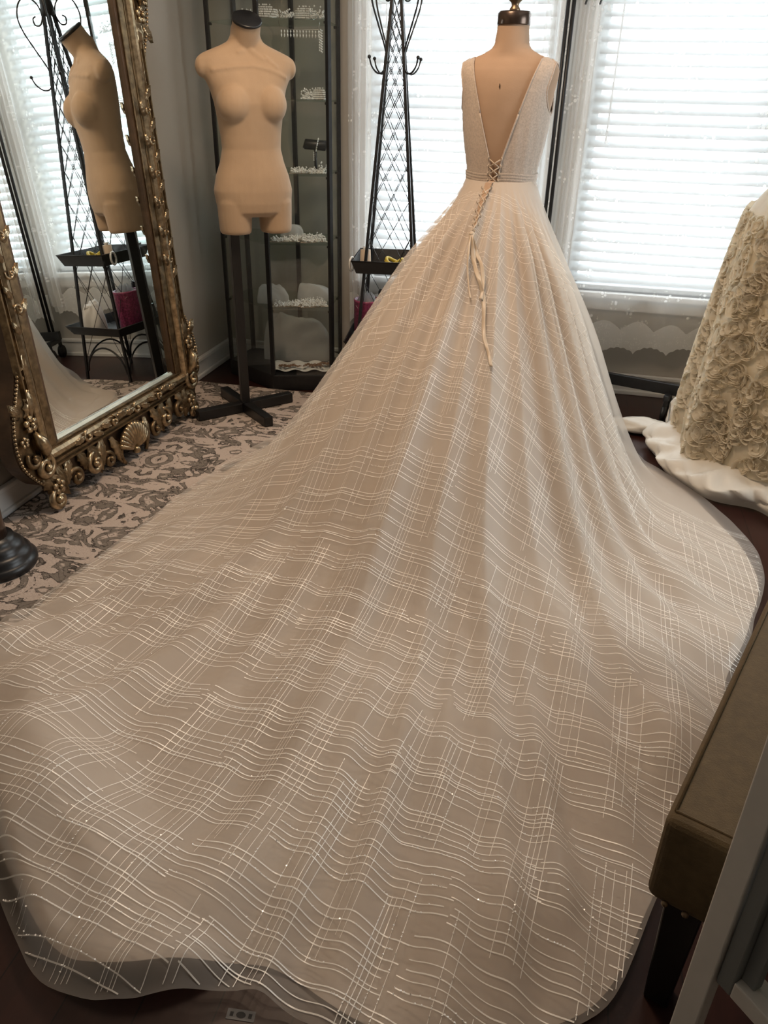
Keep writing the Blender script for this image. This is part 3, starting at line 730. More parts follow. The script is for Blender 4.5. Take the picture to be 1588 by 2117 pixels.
while b0 < 2.95:                      # weft bands
    nl = RNG.integers(5, 8); off = np.cumsum(np.r_[0, RNG.choice([.009, .013, .017, .022], nl-1)])
    a0 = -2.2+RNG.uniform(0, .3)
    while a0 < 2.2:
        ln = RNG.uniform(.30, .75); sh = RNG.uniform(-.012, .012)
        for o_ in off:
            if RNG.random() < .08: continue
            a_ = np.arange(a0+RNG.uniform(-.02, .02), a0+ln+RNG.uniform(-.02, .02), step)
            bb = b0+o_+sh+.0022*np.sin(a_*9+RNG.uniform(0, 6))
            ribbon(a_, bb, WDT*RNG.uniform(.75, 1.2), False)
        a0 += ln+RNG.uniform(-.02, .02)
    b0 += off[-1]+RNG.uniform(.030, .060)
a0 = -2.1
while a0 < 2.1:                       # warp bands
    nl = RNG.integers(4, 7); off = np.cumsum(np.r_[0, RNG.choice([.012, .017, .022, .028], nl-1)])
    b0 = .16+RNG.uniform(0, .25)
    while b0 < 2.95:
        ln = RNG.uniform(.28, .70)
        for o_ in off:
            if RNG.random() < .12: continue
            b_ = np.arange(b0+RNG.uniform(-.03, .03), b0+ln+RNG.uniform(-.04, .04), step)
            aa = a0+o_+.0018*np.sin(b_*8+RNG.uniform(0, 6))
            ribbon(aa, b_, WDT*RNG.uniform(.55, .95), True)
        b0 += ln+RNG.uniform(.02, .16)
    a0 += off[-1]+RNG.uniform(.05, .11)
stuff(obj_np('plaid_threads', np.concatenate(TV), np.concatenate(TF), M['thread'], ov))
stuff(obj_np('sequins', np.concatenate(SV), np.concatenate(SF), M['sequin'], ov, False))

# bodice: side panels that run round to the front and straps over the shoulder
def v_in(z): return np.interp(z, [1.065, 1.13, 1.42, 1.45], [.012, .020, .112, .118])      # half width of the back V
def v_fr(z): return np.interp(z, [1.065, 1.20, 1.42, 1.45], [.0, .012, .112, .118])
ZU = 1.275
def th_of(lat, z): return np.arcsin(np.clip(lat/(sec(z)[0]+.007), 0, 1))
def panel(rows, off=.007):
    V = np.concatenate(rows); n = len(rows[0]); k = len(rows)
    i, j = np.meshgrid(np.arange(k-1), np.arange(n-1), indexing='ij')
    return V, np.stack([i*n+j, i*n+j+1, (i+1)*n+j+1, (i+1)*n+j], -1).reshape(-1, 4)
q = np.linspace(0, 1, 40); qs = np.linspace(0, 1, 14)
ZR = np.interp(.118, SEC[::-1][0:9, 1], SEC[::-1][0:9, 0])
for sg in (1, -1):
    rows = []
    for z in np.linspace(1.055, ZU, 30):
        t0, t1 = th_of(v_in(z), z), PI-th_of(v_fr(z), z)
        wr = .0011*np.sin(q*58+z*40)*(1-sst(z, ZU-.05, ZU))
        rows.append(torso(sg*(t0+(t1-t0)*q), np.full(40, z), .007+wr))
    V, Fq = panel(rows); obj_np('bodice_panel', V, Fq, M['bodice'], gown)
    zs = np.linspace(ZU, ZR, 26)
    scoop = np.interp(zs, [ZU, ZU+.03, 1.35, 1.405, ZR], [1.0, .93, .865, .90, 1.02])
    for fr in (0, 1):
        rows = []
        for z, sc_ in zip(zs, scoop):
            t0 = th_of((v_fr if fr else v_in)(z), z); t1 = max(t0+.02, th_of(min(1, sc_)*(sec(z)[0]+.007), z))
            tt = t0+(t1-t0)*qs
            rows.append(torso(sg*(PI-tt if fr else tt), np.full(14, z), .007))
        V, Fq = panel(rows); obj_np('shoulder_strap', V, Fq, M['bodice'], gown)
        edge = [r_[0] for r_ in rows][::2]; arm = [r_[-1] for r_ in rows][::2]
        obj('neckline_piping' if True else '', MB().tube(edge, .0028, 6), M['bodice'], gown, True)
        obj('armhole_piping', MB().tube(arm, .0028, 6), M['bodice'], gown, True)
    edge = [torso(np.array([sg*th_of(v_in(z), z)]), np.array([z]), .009)[0] for z in np.linspace(1.055, ZU, 14)]
    obj('neckline_piping', MB().tube(edge, .003, 6), M['bodice'], gown, True)
# pleated waistband
tq = np.linspace(.12, 2*PI-.12, 90)
rows = [torso(tq, np.full(90, z)+.0025*np.sin(4*tq), .0100+.0010*abs(math.sin((z-1.045)*PI/.0092))) for z in np.linspace(1.045, 1.091, 25)]
V, Fq = panel(rows); obj_np('pleated_waistband', V, Fq, M['bodice'], gown)
# lacing at the centre back and the ribbon ends
def backp(x, z, off=.012):
    if z > 1.06:
        t = math.asin(max(-1, min(1, x/(sec(z)[0]+.007)))); return torso(np.array([t]), np.array([z]), off)[0]
    # on the skirt: find radius for this height
    rr = np.linspace(R0, .8, 200); zz_ = prof(rr, np.zeros(200))[0]; r = np.interp(-z, -zz_, rr)
    p = x/r; return skirt(np.array([p]), np.array([r]), 1, .006+.002)[0]
LZ = np.linspace(1.135, .895, 11)
hwz = lambda z: np.interp(z, [.89, .98, 1.06, 1.135], [.003, .009, .013, .018])
lcx = lambda z: np.interp(z, [.88, .90, .98, 1.06, 1.135], [.0155, .014, -.001, -.004, .0])
obj('modesty_gap', MB().grid([[backp(lcx(z)-hwz(z)*.9, z, .0075), backp(lcx(z)+hwz(z)*.9, z, .0075)] for z in np.linspace(1.125, .905, 20)]), M['form'], gown)
for n_ in range(len(LZ)-1):
    for sg in (1, -1):
        a_, c_ = backp(lcx(LZ[n_])+sg*hwz(LZ[n_]), LZ[n_], .013), backp(lcx(LZ[n_+1])-sg*hwz(LZ[n_+1]), LZ[n_+1], .013)
        obj('lacing_cord', MB().tube([a_, (a_+c_)/2+np.array([FB[0], FB[1], 0])*.003, c_], .0022, 6), M['ribbon'], gown, True)
        p = backp(lcx(LZ[n_])+sg*(hwz(LZ[n_])+.003), LZ[n_], .012)
        obj('lacing_loop', MB().tube([p+np.array([0, 0, .009]), p+np.array([sg*.004, -.003, .004]), p+np.array([0, 0, -.004])], .0016, 5), M['ribbon'], gown, True)
def tail(name, pts, wd, w2=None):
    P = []; k = len(pts); w2 = w2 or wd
    for n_, (x, z) in enumerate(pts):
        ww = wd+(w2-wd)*n_/(k-1); tw = .4*math.sin(n_*.9)
        c = backp(x, z); P.append([c+np.array([FL_[0], FL_[1], 0])*ww*s_*math.cos(tw)+np.array([FB[0], FB[1], .3])*(.004+ww*s_*math.sin(tw)) for s_ in (-.5, -.17, .17, .5)])
    mb = MB().grid(P); o = obj(name, mb, M['ribbon'], gown, True); md = o.modifiers.new('solid', 'SOLIDIFY'); md.thickness = .0012
def sp(P, k=5): return [tuple(p) for p in smooth_pts(P, k)]
obj('ribbon_knot', MB().ball(tuple(backp(.0145, .882, .016)), .011, 10, 7, .8), M['ribbon'], gown, True)
tail('ribbon_tail', sp([(.0145, .880), (.030, .845), (.056, .806), (.082, .772), (.108, .736), (.140, .658), (.170, .615), (.192, .581)]), .019, .011)
tail('ribbon_tail', sp([(.0145, .880), (.040, .850), (.072, .812), (.092, .770), (.100, .735)]), .017, .011)
tail('ribbon_tail', sp([(.0140, .880), (.020, .850), (.030, .808), (.048, .768), (.068, .733)]), .007, .006)
#PART4
# ------------------------------------------------------------------ mannequin torso on a cross base
def remesh(name, mb, vox, it, mat, parent):
    me = bpy.data.meshes.new('tmp'); me.from_pydata(mb.v, [], mb.f); me.update()
    o = bpy.data.objects.new('tmp', me); COL.objects.link(o)
    r = o.modifiers.new('r', 'REMESH'); r.mode = 'VOXEL'; r.voxel_size = vox
    sm = o.modifiers.new('s', 'SMOOTH'); sm.iterations = it; sm.factor = .5
    dg = bpy.context.evaluated_depsgraph_get(); me2 = bpy.data.meshes.new_from_object(o.evaluated_get(dg)); bpy.data.objects.remove(o)
    V = np.empty(len(me2.vertices)*3); me2.vertices.foreach_get('co', V); V = V.reshape(-1, 3)
    c = np.array([(V[:, 0].min()+V[:, 0].max())/2, (V[:, 1].min()+V[:, 1].max())/2, V[:, 2].min()])
    me2.vertices.foreach_set('co', (V-c).ravel()); me2.materials.clear()
    return link(name, me2, mat, parent, True, Vector(c))
MX, MY = .430, -.800
fa = math.radians(36); MF = np.array([math.sin(fa), -math.cos(fa)]); MR = np.array([math.cos(fa), math.sin(fa)])
BC = np.array([MX, MY])+MR*.095
def mq(p): return (BC[0]+MR[0]*p[0]+MF[0]*p[1], BC[1]+MR[1]*p[0]+MF[1]*p[1], p[2])
man = thing('mannequin', (MX, MY, .009), 'bare tan canvas female mannequin torso with black neck plate by the display cabinet', 'mannequin')
mb = MB()
S2 = [(.868, .120, .080, 0), (.885, .148, .100, 0), (.92, .158, .110, -.004), (.965, .163, .112, -.006), (1.02, .150, .104, -.004), (1.07, .131, .092, .0), (1.12, .119, .083, .003), (1.17, .122, .085, .004), (1.22, .129, .090, .006),
      (1.28, .138, .096, .006), (1.33, .150, .092, .0), (1.375, .172, .084, -.006), (1.405, .188, .076, -.01), (1.43, .190, .066, -.012), (1.447, .172, .058, -.014), (1.462, .135, .053, -.014), (1.477, .095, .051, -.012), (1.49, .068, .051, -.008), (1.51, .057, .051, -.002), (1.54, .054, .052, .006)]
P = [[(hw*math.copysign(abs(math.sin(t))**.92, math.sin(t)), yo+hd*math.cos(t), z) for t in np.linspace(0, 2*PI, 41)[:-1]] for z, hw, hd, yo in S2]
n0 = len(mb.v); mb.grid(P, wrap=True); n = 40; k = len(S2)
mb.f += [tuple(range(n)), tuple((k-1)*n+j for j in range(n-1, -1, -1))]
for sx in (-1, 1):
    mb.lathe([(.0, .800), (.062, .800), (.066, .812), (.068, .86), (.070, .92), (.06, .96), (0, .97)], (sx*.086, .004), 24, 1.0, 1.18)
    mb.ball((sx*.068, .048, 1.280), .070, 20, 14, 1.05)
    mb.ball((sx*.165, -.010, 1.405), .034, 14, 10, 1.2)
# folds in the stretched canvas below the neck
mb_f = [[(0, 1.408), (-.05, 1.405), (-.10, 1.398), (-.145, 1.392)], [(0, 1.410), (.05, 1.402), (.10, 1.388), (.14, 1.372)], [(.005, 1.462), (.03, 1.445), (.055, 1.428)], [(.06, 1.44), (.085, 1.42), (.105, 1.405)], [(-.02, 1.46), (-.045, 1.45)]]
def fsurf(x, z):
    h_ = [np.interp(z, [q[0] for q in S2], [q[c] for q in S2]) for c in (1, 2, 3)]; return h_[2]+h_[1]*math.sqrt(max(0, 1-(x/h_[0])**2))
for pl in mb_f: mb.tube([(x, fsurf(x, z)-.002, z) for x, z in smooth_pts(pl, 4)], .0085, 8)
# slanted neck
a = math.radians(33); ax_ = Vector((0, math.sin(a), math.cos(a))); c0 = Vector((0, -.008, 1.49)); mb.tube([c0, c0+ax_*.082], .0535, 24)
mb.xf(mq); remesh('torso', mb, .0050, 5, M['linen'], man)
cp = c0+ax_*.080; o1 = Vector((1, 0, 0)); o2 = ax_.cross(o1)
b = MB(); ring = [(r_, h_) for r_, h_ in ((.0, .010), (.052, .010), (.0565, .007), (.0565, .0), (.05, -.004))]
b.grid([[cp+ax_*h_+(o1*math.cos(t)+o2*math.sin(t))*r_ for t in np.linspace(0, 2*PI, 37)] for r_, h_ in ring]); b.xf(mq)
obj('neck_plate', b, M['blackwood'], man, True)
obj('post', MB().obox((MX, MY), MR, MF, .019, .019, .055, .83), M['blackwood'], man, bevel=.002)
for q in range(4):
    a = fa+math.radians(12)+q*PI/2; d = np.array([math.cos(a), math.sin(a)]); pn = np.array([-d[1], d[0]]); c = np.array([MX, MY])+d*(.022+.108)
    o = obj('foot_beam', MB().obox(c, d, pn, .108, .021, .010, .056), M['blackwood'], man, bevel=.004)
obj('hub_block', MB().obox((MX, MY), (math.cos(fa+math.radians(12)), math.sin(fa+math.radians(12))), (-math.sin(fa+math.radians(12)), math.cos(fa+math.radians(12))), .022, .022, .010, .057), M['blackwood'], man)

# ------------------------------------------------------------------ display cabinet with glass shelves
CV = [(.14, -.29), (.445, -.475), (.73, -.39), (.69, -.105), (.45, -.05), (.17, -.06)]
CC = np.mean(CV, 0)
def inset_poly(d): return [tuple(np.array(p)+(CC-np.array(p))/np.linalg.norm(CC-np.array(p))*d) for p in CV]
cab = thing('display_cabinet', (float(CC[0]), float(CC[1]), 0), 'black framed glass display cabinet full of bridal jewellery in the corner', 'cabinet')
obj('plinth', MB().prism(inset_poly(-.004), .0005, .078), M['black'], cab, bevel=.003)
obj('crown', MB().prism(inset_poly(-.012), 1.90, 1.96), M['black'], cab, bevel=.003)
for p in CV:
    d = CC-np.array(p); d = d/np.linalg.norm(d)
    obj('corner_post', MB().obox(np.array(p)+d*.006, d, (-d[1], d[0]), .009, .009, .078, 1.90), M['black'], cab)
for n_ in range(6):
    p, q = np.array(CV[n_]), np.array(CV[(n_+1) % 6]); u = (q-p)/np.linalg.norm(q-p); p2, q2 = p+u*.014, q-u*.014; nn = np.array([-u[1], u[0]])*.002
    obj('glass_pane', MB().prism([p2-nn, q2-nn, q2+nn, p2+nn], .08, 1.898), M['cabglass'], cab)
SHZ = [.405, .705, 1.000, 1.295, 1.590]
for z in SHZ:
    s_ = obj('glass_shelf', MB().prism(inset_poly(.016), z-.006, z), M['shelf'], cab)
    for p in inset_poly(.014)[:4]: obj('shelf_clip', MB().box((p[0]-.009, p[1]-.009, z-.016), (p[0]+.009, p[1]+.009, z-.0065)), M['black'], s_)
cx, cy = float(CC[0]), float(CC[1])
# bridal jewellery: a tiara and a comb are built once each, then copied with their parts
def jewel(name, kind, c, label, cat, group=None, w=.05, seed=1, yaw=.2):
    rs = np.random.default_rng(seed); t = thing(name, c, label, cat, group); b = MB(); w_ = MB()
    ca, sa = math.cos(yaw), math.sin(yaw)
    T = lambda x, y, z: (c[0]+ca*x-sa*y, c[1]+sa*x+ca*y, c[2]+z)
    if kind == 'tiara':
        for i in range(26):
            a = PI*(i+.5)/26; h = .014+.026*math.sin(a)**2+.008*abs(math.sin(5*a))
            x, y = w*math.cos(a), -w*.75*math.sin(a)
            for q in range(int(h/.008)+1): b.octa(T(x+rs.normal()*.001, y, .006+q*.008), .0038)
        w_.tube([T(w*math.cos(a), -w*.75*math.sin(a), .003) for a in np.linspace(0, PI, 16)], .0022, 5)
    elif kind == 'comb':
        for i in range(70):
            x, y = float(np.clip(rs.normal()*w*.5, -w*.8, w*.8)), float(np.clip(rs.normal()*w*.26, -w*.5, w*.5)); b.octa(T(x, y, .006+abs(rs.normal())*.015), .0046)
        for q in range(7): w_.tube([T(-w*.6+q*w*.2, 0, .006), T(-w*.6+q*w*.2, -.02, .0025)], .0012, 4)
    elif kind == 'strand':
        for i in range(22):
            x = -w+2*w*i/21; b.octa(T(x, .004*math.sin(i*1.7), .0055), .0046)
        w_.tube([T(-w+2*w*i/21, .004*math.sin(i*1.7), .0045) for i in range(22)], .0014, 4)
    elif kind == 'belt':
        for i in range(260):
            x = rs.uniform(-w, w); b.octa(T(x, .010*math.sin(x*24)+rs.normal()*.012, .007+abs(rs.normal())*.008), .0046)
        w_.grid([[T(x, .010*math.sin(x*24)+s*.018, .003+.001*math.sin(x*60)) for s in (-1, 0, 1)] for x in np.linspace(-w*1.15, w*1.15, 24)])
    obj('crystals', b, M['crystal'], t); obj('band' if kind != 'comb' else 'teeth', w_, M['chrome'] if kind != 'belt' else M['ribbon'], t)
    return t
E1 = np.array([.957, .285])   # along the cabinet front
def cp_(s, d): p = np.array([.585, -.405])+E1*s+np.array([-.285, .957])*d; return float(p[0]), float(p[1])
for q, (s, d, k_, lab) in enumerate(((-.115, .03, 'tiara', 'pointed crystal tiara on the top glass shelf behind the mannequin neck plate'), (-.035, .035, 'comb', 'heap of crystal hair comb on the top glass shelf beside the tiara'),
                                    (.045, .065, 'tiara', 'crystal tiara in the middle of the top glass shelf'), (.100, .028, 'comb', 'crystal comb at the right corner of the top glass shelf'))):
    jewel('tiara' if k_ == 'tiara' else 'hair_comb', k_, (*cp_(s, d), 1.590), lab, 'tiara' if k_ == 'tiara' else 'hair comb', w=.042, seed=q+20)
j = jewel('hair_comb', 'comb', (*cp_(-.20, .12), 1.590), 'crystal comb lying deep on the top glass shelf', 'hair comb', w=.05, seed=33)
# hanging row of drops under the top shelf
t = thing('drop_necklace', (*cp_(.03, .03), 1.52), 'crystal drop necklace strung under the top cabinet shelf', 'necklace'); b = MB(); c_ = MB()
for i in range(13):
    x = -.085+.155*i/12; p = cp_(.03+x, .03); b.octa((*p, 1.547), .004, .007); b.octa((*p, 1.533), .0035, .009)
c_.tube([(*cp_(-.065, .03), 1.584), (*cp_(-.06, .03), 1.556), (*cp_(.03, .03), 1.553), (*cp_(.100, .03), 1.556), (*cp_(.105, .03), 1.584)], .0012, 4)
for i in range(26): b.octa((*cp_(.108+.006*math.sin(i*2.1), .035), 1.555-.0032*i), .0045)
obj('crystals', b, M['crystal'], t); obj('chain', c_, M['chrome'], t)
for q, (s, lab) in enumerate(((.045, 'crystal bracelet lying on the shelf beside the mannequin bust'), (.10, 'crystal bracelet lying at the shelf corner above the bracelet stand'))):
    jewel('bracelet', 'tiara' if q else 'comb', (*cp_(s, .03), 1.295), lab, 'bracelet', w=.03, seed=q+40)
jewel('bracelet', 'strand', (*cp_(.07, .012), 1.295), 'straight crystal strand bracelet along the front edge of the shelf above the stand', 'bracelet', w=.05, seed=3, yaw=.29)
# T-bar stand with a bracelet
p = cp_(.075, .115); t = thing('bracelet_stand', (*p, 1.0), 'black velvet T-bar bracelet stand on a glass shelf', 'display stand')
obj('stand_base', MB().lathe([(.0, 1.0), (.036, 1.0), (.036, 1.006), (.030, 1.010), (0, 1.011)], p, 20), M['black'], t, True)
obj('stem', MB().lathe([(.0065, 1.010), (.0065, 1.10)], p, 10), M['black'], t, True)
obj('bolster', MB().tube([(*(np.array(p)-E1*.052), 1.120), (*(np.array(p)-E1*.046), 1.118), (*(np.array(p)+E1*.046), 1.112), (*(np.array(p)+E1*.052), 1.110)], [.018, .022, .022, .018], 14), M['black'], t, True)
t = thing('bracelet', (*(np.array(p)+E1*.006), 1.06), 'crystal bracelet looped round the black bracelet stand', 'bracelet'); b = MB(); w_ = MB(); c3 = np.array([p[0], p[1], 1.115])
e1 = np.array([E1[0], E1[1], 0]); e2 = np.array([-E1[1], E1[0], 0])
for i in range(20):
    a = 2*PI*i/20; pp = c3+e1*(.008+.006*math.sin(a))+(e2*math.cos(a)+np.array([0, 0, 1])*math.sin(a))*.0265; b.octa(tuple(pp), .0042)
for i in range(5): b.octa((c3[0], c3[1]-.026, 1.086-.008*i), .0035)
w_.tube([c3+e1*(.008+.006*math.sin(a))+(e2*math.cos(a)+np.array([0, 0, 1])*math.sin(a))*.0262 for a in np.linspace(0, 2*PI, 21)], .0016, 4)
obj('crystals', b, M['crystal'], t); obj('band', w_, M['chrome'], t)
for q, (s, d, k_, w__, lab) in enumerate(((.02, .03, 'belt', .055, 'crystal belt piece coiled on the shelf beneath the bracelet stand'), (.085, .025, 'strand', .035, 'crystal strand at the foot of the bracelet stand'),
                                          (.098, .040, 'comb', .034, 'leafy crystal hair comb standing beside the foot of the bracelet stand'))):
    jewel('hair_comb' if k_ == 'comb' else 'bridal_belt', k_, (*cp_(s, d), 1.0), lab, 'hair comb' if k_ == 'comb' else 'belt', w=w__, seed=q+50, yaw=.29)
for q, (s, d, w__, lab) in enumerate(((-.075, .03, .060, 'beaded bridal belt at the shelf front level with the mannequin thighs'), (.062, .03, .055, 'sparkling bridal belt by the right cabinet post level with the mannequin thighs'),
                                      (.02, .105, .080, 'beaded sash lying across the back of the shelf level with the mannequin thighs'))):
    jewel('bridal_belt', 'belt', (*cp_(s, d), .705+.0), lab, 'belt', w=w__, seed=q+60, yaw=.29+.1*q)
for q, (s, d, w__, lab) in enumerate(((-.078, .03, .058, 'gold beaded belt by the front post on the lowest glass shelf'), (.058, .028, .058, 'silver beaded belt along the front of the lowest glass shelf'), (.03, .085, .07, 'crystal belt before the veil on the lowest glass shelf'))):
    jewel('bridal_belt', 'belt', (*cp_(s, d), .405), lab, 'belt', w=w__, seed=q+70, yaw=.25+.08*q)
# veils, cloth and appliques
def bundle(name, c, rx, ry, rz, mat, label, cat, seed, n=36, m2=20, yaw=.3):
    rs = np.random.default_rng(seed); ph = rs.uniform(0, 6, 6); ca, sa = math.cos(yaw), math.sin(yaw); P = []
    for i in range(m2):
        f = i/(m2-1)*PI/2; row = []
        for j in range(n):
            a = 2*PI*j/n; k = 1+.10*math.sin(3*a+ph[0])+.07*math.sin(5*a+ph[1]+2*f)+.05*math.sin(9*a+ph[2])*math.cos(f)
            x, y, z = rx*math.cos(a)*math.cos(f)**.6*k, ry*math.sin(a)*math.cos(f)**.6*k, rz*(.85+.30*math.cos(a+ph[5])*math.cos(f))*math.sin(f)**.7*(1+.16*abs(math.sin(4*a+3*f+ph[2]))*math.cos(f))*(1+.10*math.sin(2*a+ph[3])*math.cos(f)+.06*math.sin(7*a+ph[4])*math.cos(f))
            row.append((c[0]+ca*x-sa*y, c[1]+sa*x+ca*y, c[2]+.001+z))
        P.append(row)
    return tag(obj(name, MB().grid(P, True), mat, None, True), label, cat)
bundle('veil', (*cp_(.055, .185), .405), .085, .05, .085, M['gauze'], 'folded white veil mounded on the lowest glass shelf by the right post', 'veil', 1)
bundle('veil', (*cp_(-.155, .13), .405), .075, .050, .085, M['gauze'], 'loose white veil on the lowest glass shelf behind the mannequin post', 'veil', 2)
bundle('veil', (*cp_(-.045, .195), .705), .055, .035, .065, M['gauze'], 'small puff of white tulle on the shelf by the mannequin thigh', 'veil', 4)
bundle('gauze_cloth', (*cp_(-.02, .235), .082), .17, .05, .25, M['gauze'], 'large heap of white gauze at the back of the cabinet floor', 'cloth', 5)
P = []
for i in range(20):
    row = []
    for j in range(30):
        s, d = -.165+.31*j/29, .014+.145*i/19; p = cp_(s, d)
        row.append((*p, .0835+.006*(1+math.sin(j*.7+1.1*math.sin(i*.5)))+.004*math.sin(i*1.1)))
    P.append(row)
tag(obj('satin_cloth', MB().grid(P), M['cloth'], None, True), 'wrinkled white satin cloth spread over the cabinet floor', 'cloth')
def applique(s, d, w__, seed, lab):
    rs = np.random.default_rng(seed); b = MB()
    for i in range(9):
        a = rs.uniform(0, 6.28); x, y = -w__+2*w__*i/8, .012*math.sin(i*1.3); ln = rs.uniform(.016, .028)
        for sg in (1, -1):
            p = cp_(s+x, d+y); dx, dy = math.cos(a+sg), math.sin(a+sg)
            q = (p[0]+dx*ln, p[1]+dy*ln); mid = ((p[0]+q[0])/2, (p[1]+q[1])/2)
            b.add([(*p, .101), (mid[0]-dy*.008, mid[1]+dx*.008, .106), (*q, .103), (mid[0]+dy*.008, mid[1]-dx*.008, .106)], [(0, 1, 2, 3)])
        b.octa((*cp_(s+x, d+y), .105), .006)
    o = tag(obj('lace_applique', b, M['brown'], None, False), lab, 'applique'); md = o.modifiers.new('s', 'SOLIDIFY'); md.thickness = .002
applique(.045, .055, .035, 1, 'brown lace applique curved on the white satin near the front of the cabinet floor')
applique(.115, .085, .028, 2, 'brown lace applique on the white satin by the right cabinet post')
applique(-.08, .045, .045, 3, 'dark beaded vine applique on the white satin by the front cabinet post')
#PART5
# ------------------------------------------------------------------ black coat tower with trays
TX, TY = .999, -.320
tow = thing('coat_tower', (TX, TY, 0), 'black wrought iron obelisk coat tower with lattice sides, scroll hooks and two trays', 'coat rack')
rot = math.radians(8); cr, sr = math.cos(rot), math.sin(rot)
def tw(x, y, z): return (TX+cr*x-sr*y, TY+sr*x+cr*y, z)
def hwid(z): return max(.012, .164*(1-z/1.82))
crn = [(-1, -1), (1, -1), (1, 1), (-1, 1)]
for sx, sy in crn:
    obj('leg', MB().bar(tw(sx*hwid(0), sy*hwid(0), .0005), tw(sx*hwid(1.74), sy*hwid(1.74), 1.74), .0062), M['black'], tow)
for n_ in range(4):
    a_, b_ = crn[n_], crn[(n_+1) % 4]
    def fp(u, z):   # u in 0..1 across the face
        x = (a_[0]*(1-u)+b_[0]*u)*hwid(z); y = (a_[1]*(1-u)+b_[1]*u)*hwid(z); return tw(x, y, z)
    z = .10; k = 0
    while z < 1.55:
        dz = 2.75*hwid(z)+.035
        for d in (0, 1):
            for sh in (0, .42):
                z0_, z1_ = z+sh*dz, min(z+sh*dz+dz, 1.68)
                obj('lattice_wire', MB().tube([fp(d, z0_), fp(1-d, z1_)], .0016, 5), M['black'], tow)
        z += dz
    # arched stretcher at the foot
    pts = [fp(.5+.46*math.cos(t), .05+.13*math.sin(t)) for t in np.linspace(0, PI, 18)]
    obj('foot_arch', MB().tube(pts, .005, 6), M['black'], tow, True)
def tray(z, h, half, nm):
    b = MB(); t_ = .003; fl = 1.14
    bt = [tw(sx*half, sy*half, z) for sx, sy in crn]; tp = [tw(sx*half*fl, sy*half*fl, z+h) for sx, sy in crn]
    b.add(bt, [(0, 1, 2, 3)])
    for i in range(4): b.add([bt[i], bt[(i+1) % 4], tp[(i+1) % 4], tp[i]], [(0, 1, 2, 3)])
    o = obj(nm, b, M['black'], tow); md = o.modifiers.new('s', 'SOLIDIFY'); md.thickness = .003; md.offset = 0
    obj('tray_rim', MB().tube(tp+[tp[0]], .003, 5), M['black'], tow, True); return o
tray(.605, .055, .145, 'upper_tray'); tray(.255, .045, .172, 'lower_tray')
for n_ in range(4):
    an = rot+PI/4+n_*PI/2
    d = np.array([math.cos(an), math.sin(an), 0])
    def hp_(r, z): return np.array([TX, TY, 0])+d*r+np.array([0, 0, z])
    arc = [hp_(.140, 1.455), hp_(.128, 1.425), hp_(.100, 1.402), hp_(.070, 1.405), hp_(.050, 1.44), hp_(.058, 1.49), hp_(.095, 1.57), hp_(.128, 1.645), hp_(.137, 1.705), hp_(.115, 1.76), hp_(.075, 1.775), hp_(.040, 1.745), hp_(.030, 1.70), hp_(.045, 1.665), hp_(.068, 1.665), hp_(.072, 1.69), hp_(.058, 1.70)]
    h = obj('scroll_hook', MB().tube([tuple(p) for p in smooth_pts(arc, 4)], .0036, 6), M['black'], tow, True)
    obj('hook_tip', MB().ball(tuple(hp_(.141, 1.458)), .0075, 10, 7), M['black'], h, True)
obj('cap_block', MB().lathe([(.034, 1.70), (.026, 1.76), (.018, 1.80), (.024, 1.805), (.024, 1.815), (.012, 1.825), (.020, 1.84), (.026, 1.858), (.020, 1.876), (0, 1.884)], (TX, TY), 18), M['black'], tow, True)
# things in the trays
def cyl(name, c, prof, mat, parent=None, n=24): return obj(name, MB().lathe([(r, c[2]+z) for r, z in prof], (c[0], c[1]), n), mat, parent, True)
p = tw(-.112, -.07, .608); t = thing('thread_cone', p, 'cream cone of sewing thread standing in the upper tray of the coat tower', 'thread')
cyl('thread_winding', p, [(.0, .006), (.026, .006), (.026, .01), (.023, .088), (.0, .088)], M['cream'], t); cyl('spool_core', p, [(.0, 0), (.022, 0), (.022, .006), (.012, .006), (.010, .092), (.014, .100), (0, .1)], M['white'], t)
p = tw(.02, -.04, .609); b = MB()
for i in range(3): b.tube([(p[0]+.045*math.cos(a)*(1-.08*i), p[1]+.032*math.sin(a), p[2]+.014+.012*i+.010*math.sin(2*a+i)) for a in np.linspace(0, 2*PI, 26)], .0075, 6)
tag(obj('measuring_tape', b, M['yellow'], None, True), 'coiled yellow measuring tape in the upper tray of the coat tower', 'tape')
p = tw(-.172, -.10, .64); b = MB().tube([(p[0]+.004*math.cos(a), p[1]+.024*math.cos(a), p[2]+.030*math.sin(a)-.004) for a in np.linspace(0, 2*PI, 22)], .0055, 6)
tag(obj('ribbon_roll', b, M['crystal'], None, True), 'silver bead roll hung on the corner of the upper tray', 'trim roll')
p = tw(.10, -.06, .609); t = thing('scissors', p, 'small steel scissors lying in the upper tray of the coat tower', 'scissors')
for sg in (1, -1):
    obj('blade', MB().bar((p[0], p[1], p[2]+.006+.003*sg), (p[0]+.055, p[1]+.014*sg, p[2]+.006+.003*sg), .004, .0012), M['chrome'], t)
    obj('handle_loop', MB().tube([(p[0]-.03+.014*math.cos(a), p[1]-.014*sg+.011*math.sin(a), p[2]+.006+.003*sg) for a in np.linspace(0, 2*PI, 14)], .0025, 5), M['chrome'], t, True)
p = tw(-.108, -.012, .258); t = thing('pink_canister', p, 'glittery pink cylinder canister with tissue on the lower tray of the coat tower', 'canister')
cyl('canister_body', p, [(.0, 0), (.062, 0), (.064, .004), (.064, .190), (.0655, .192), (.0655, .202), (.060, .202), (.060, .01), (0, .01)], M['pink'], t, 36)
b = MB(); rs = np.random.default_rng(5); P = []
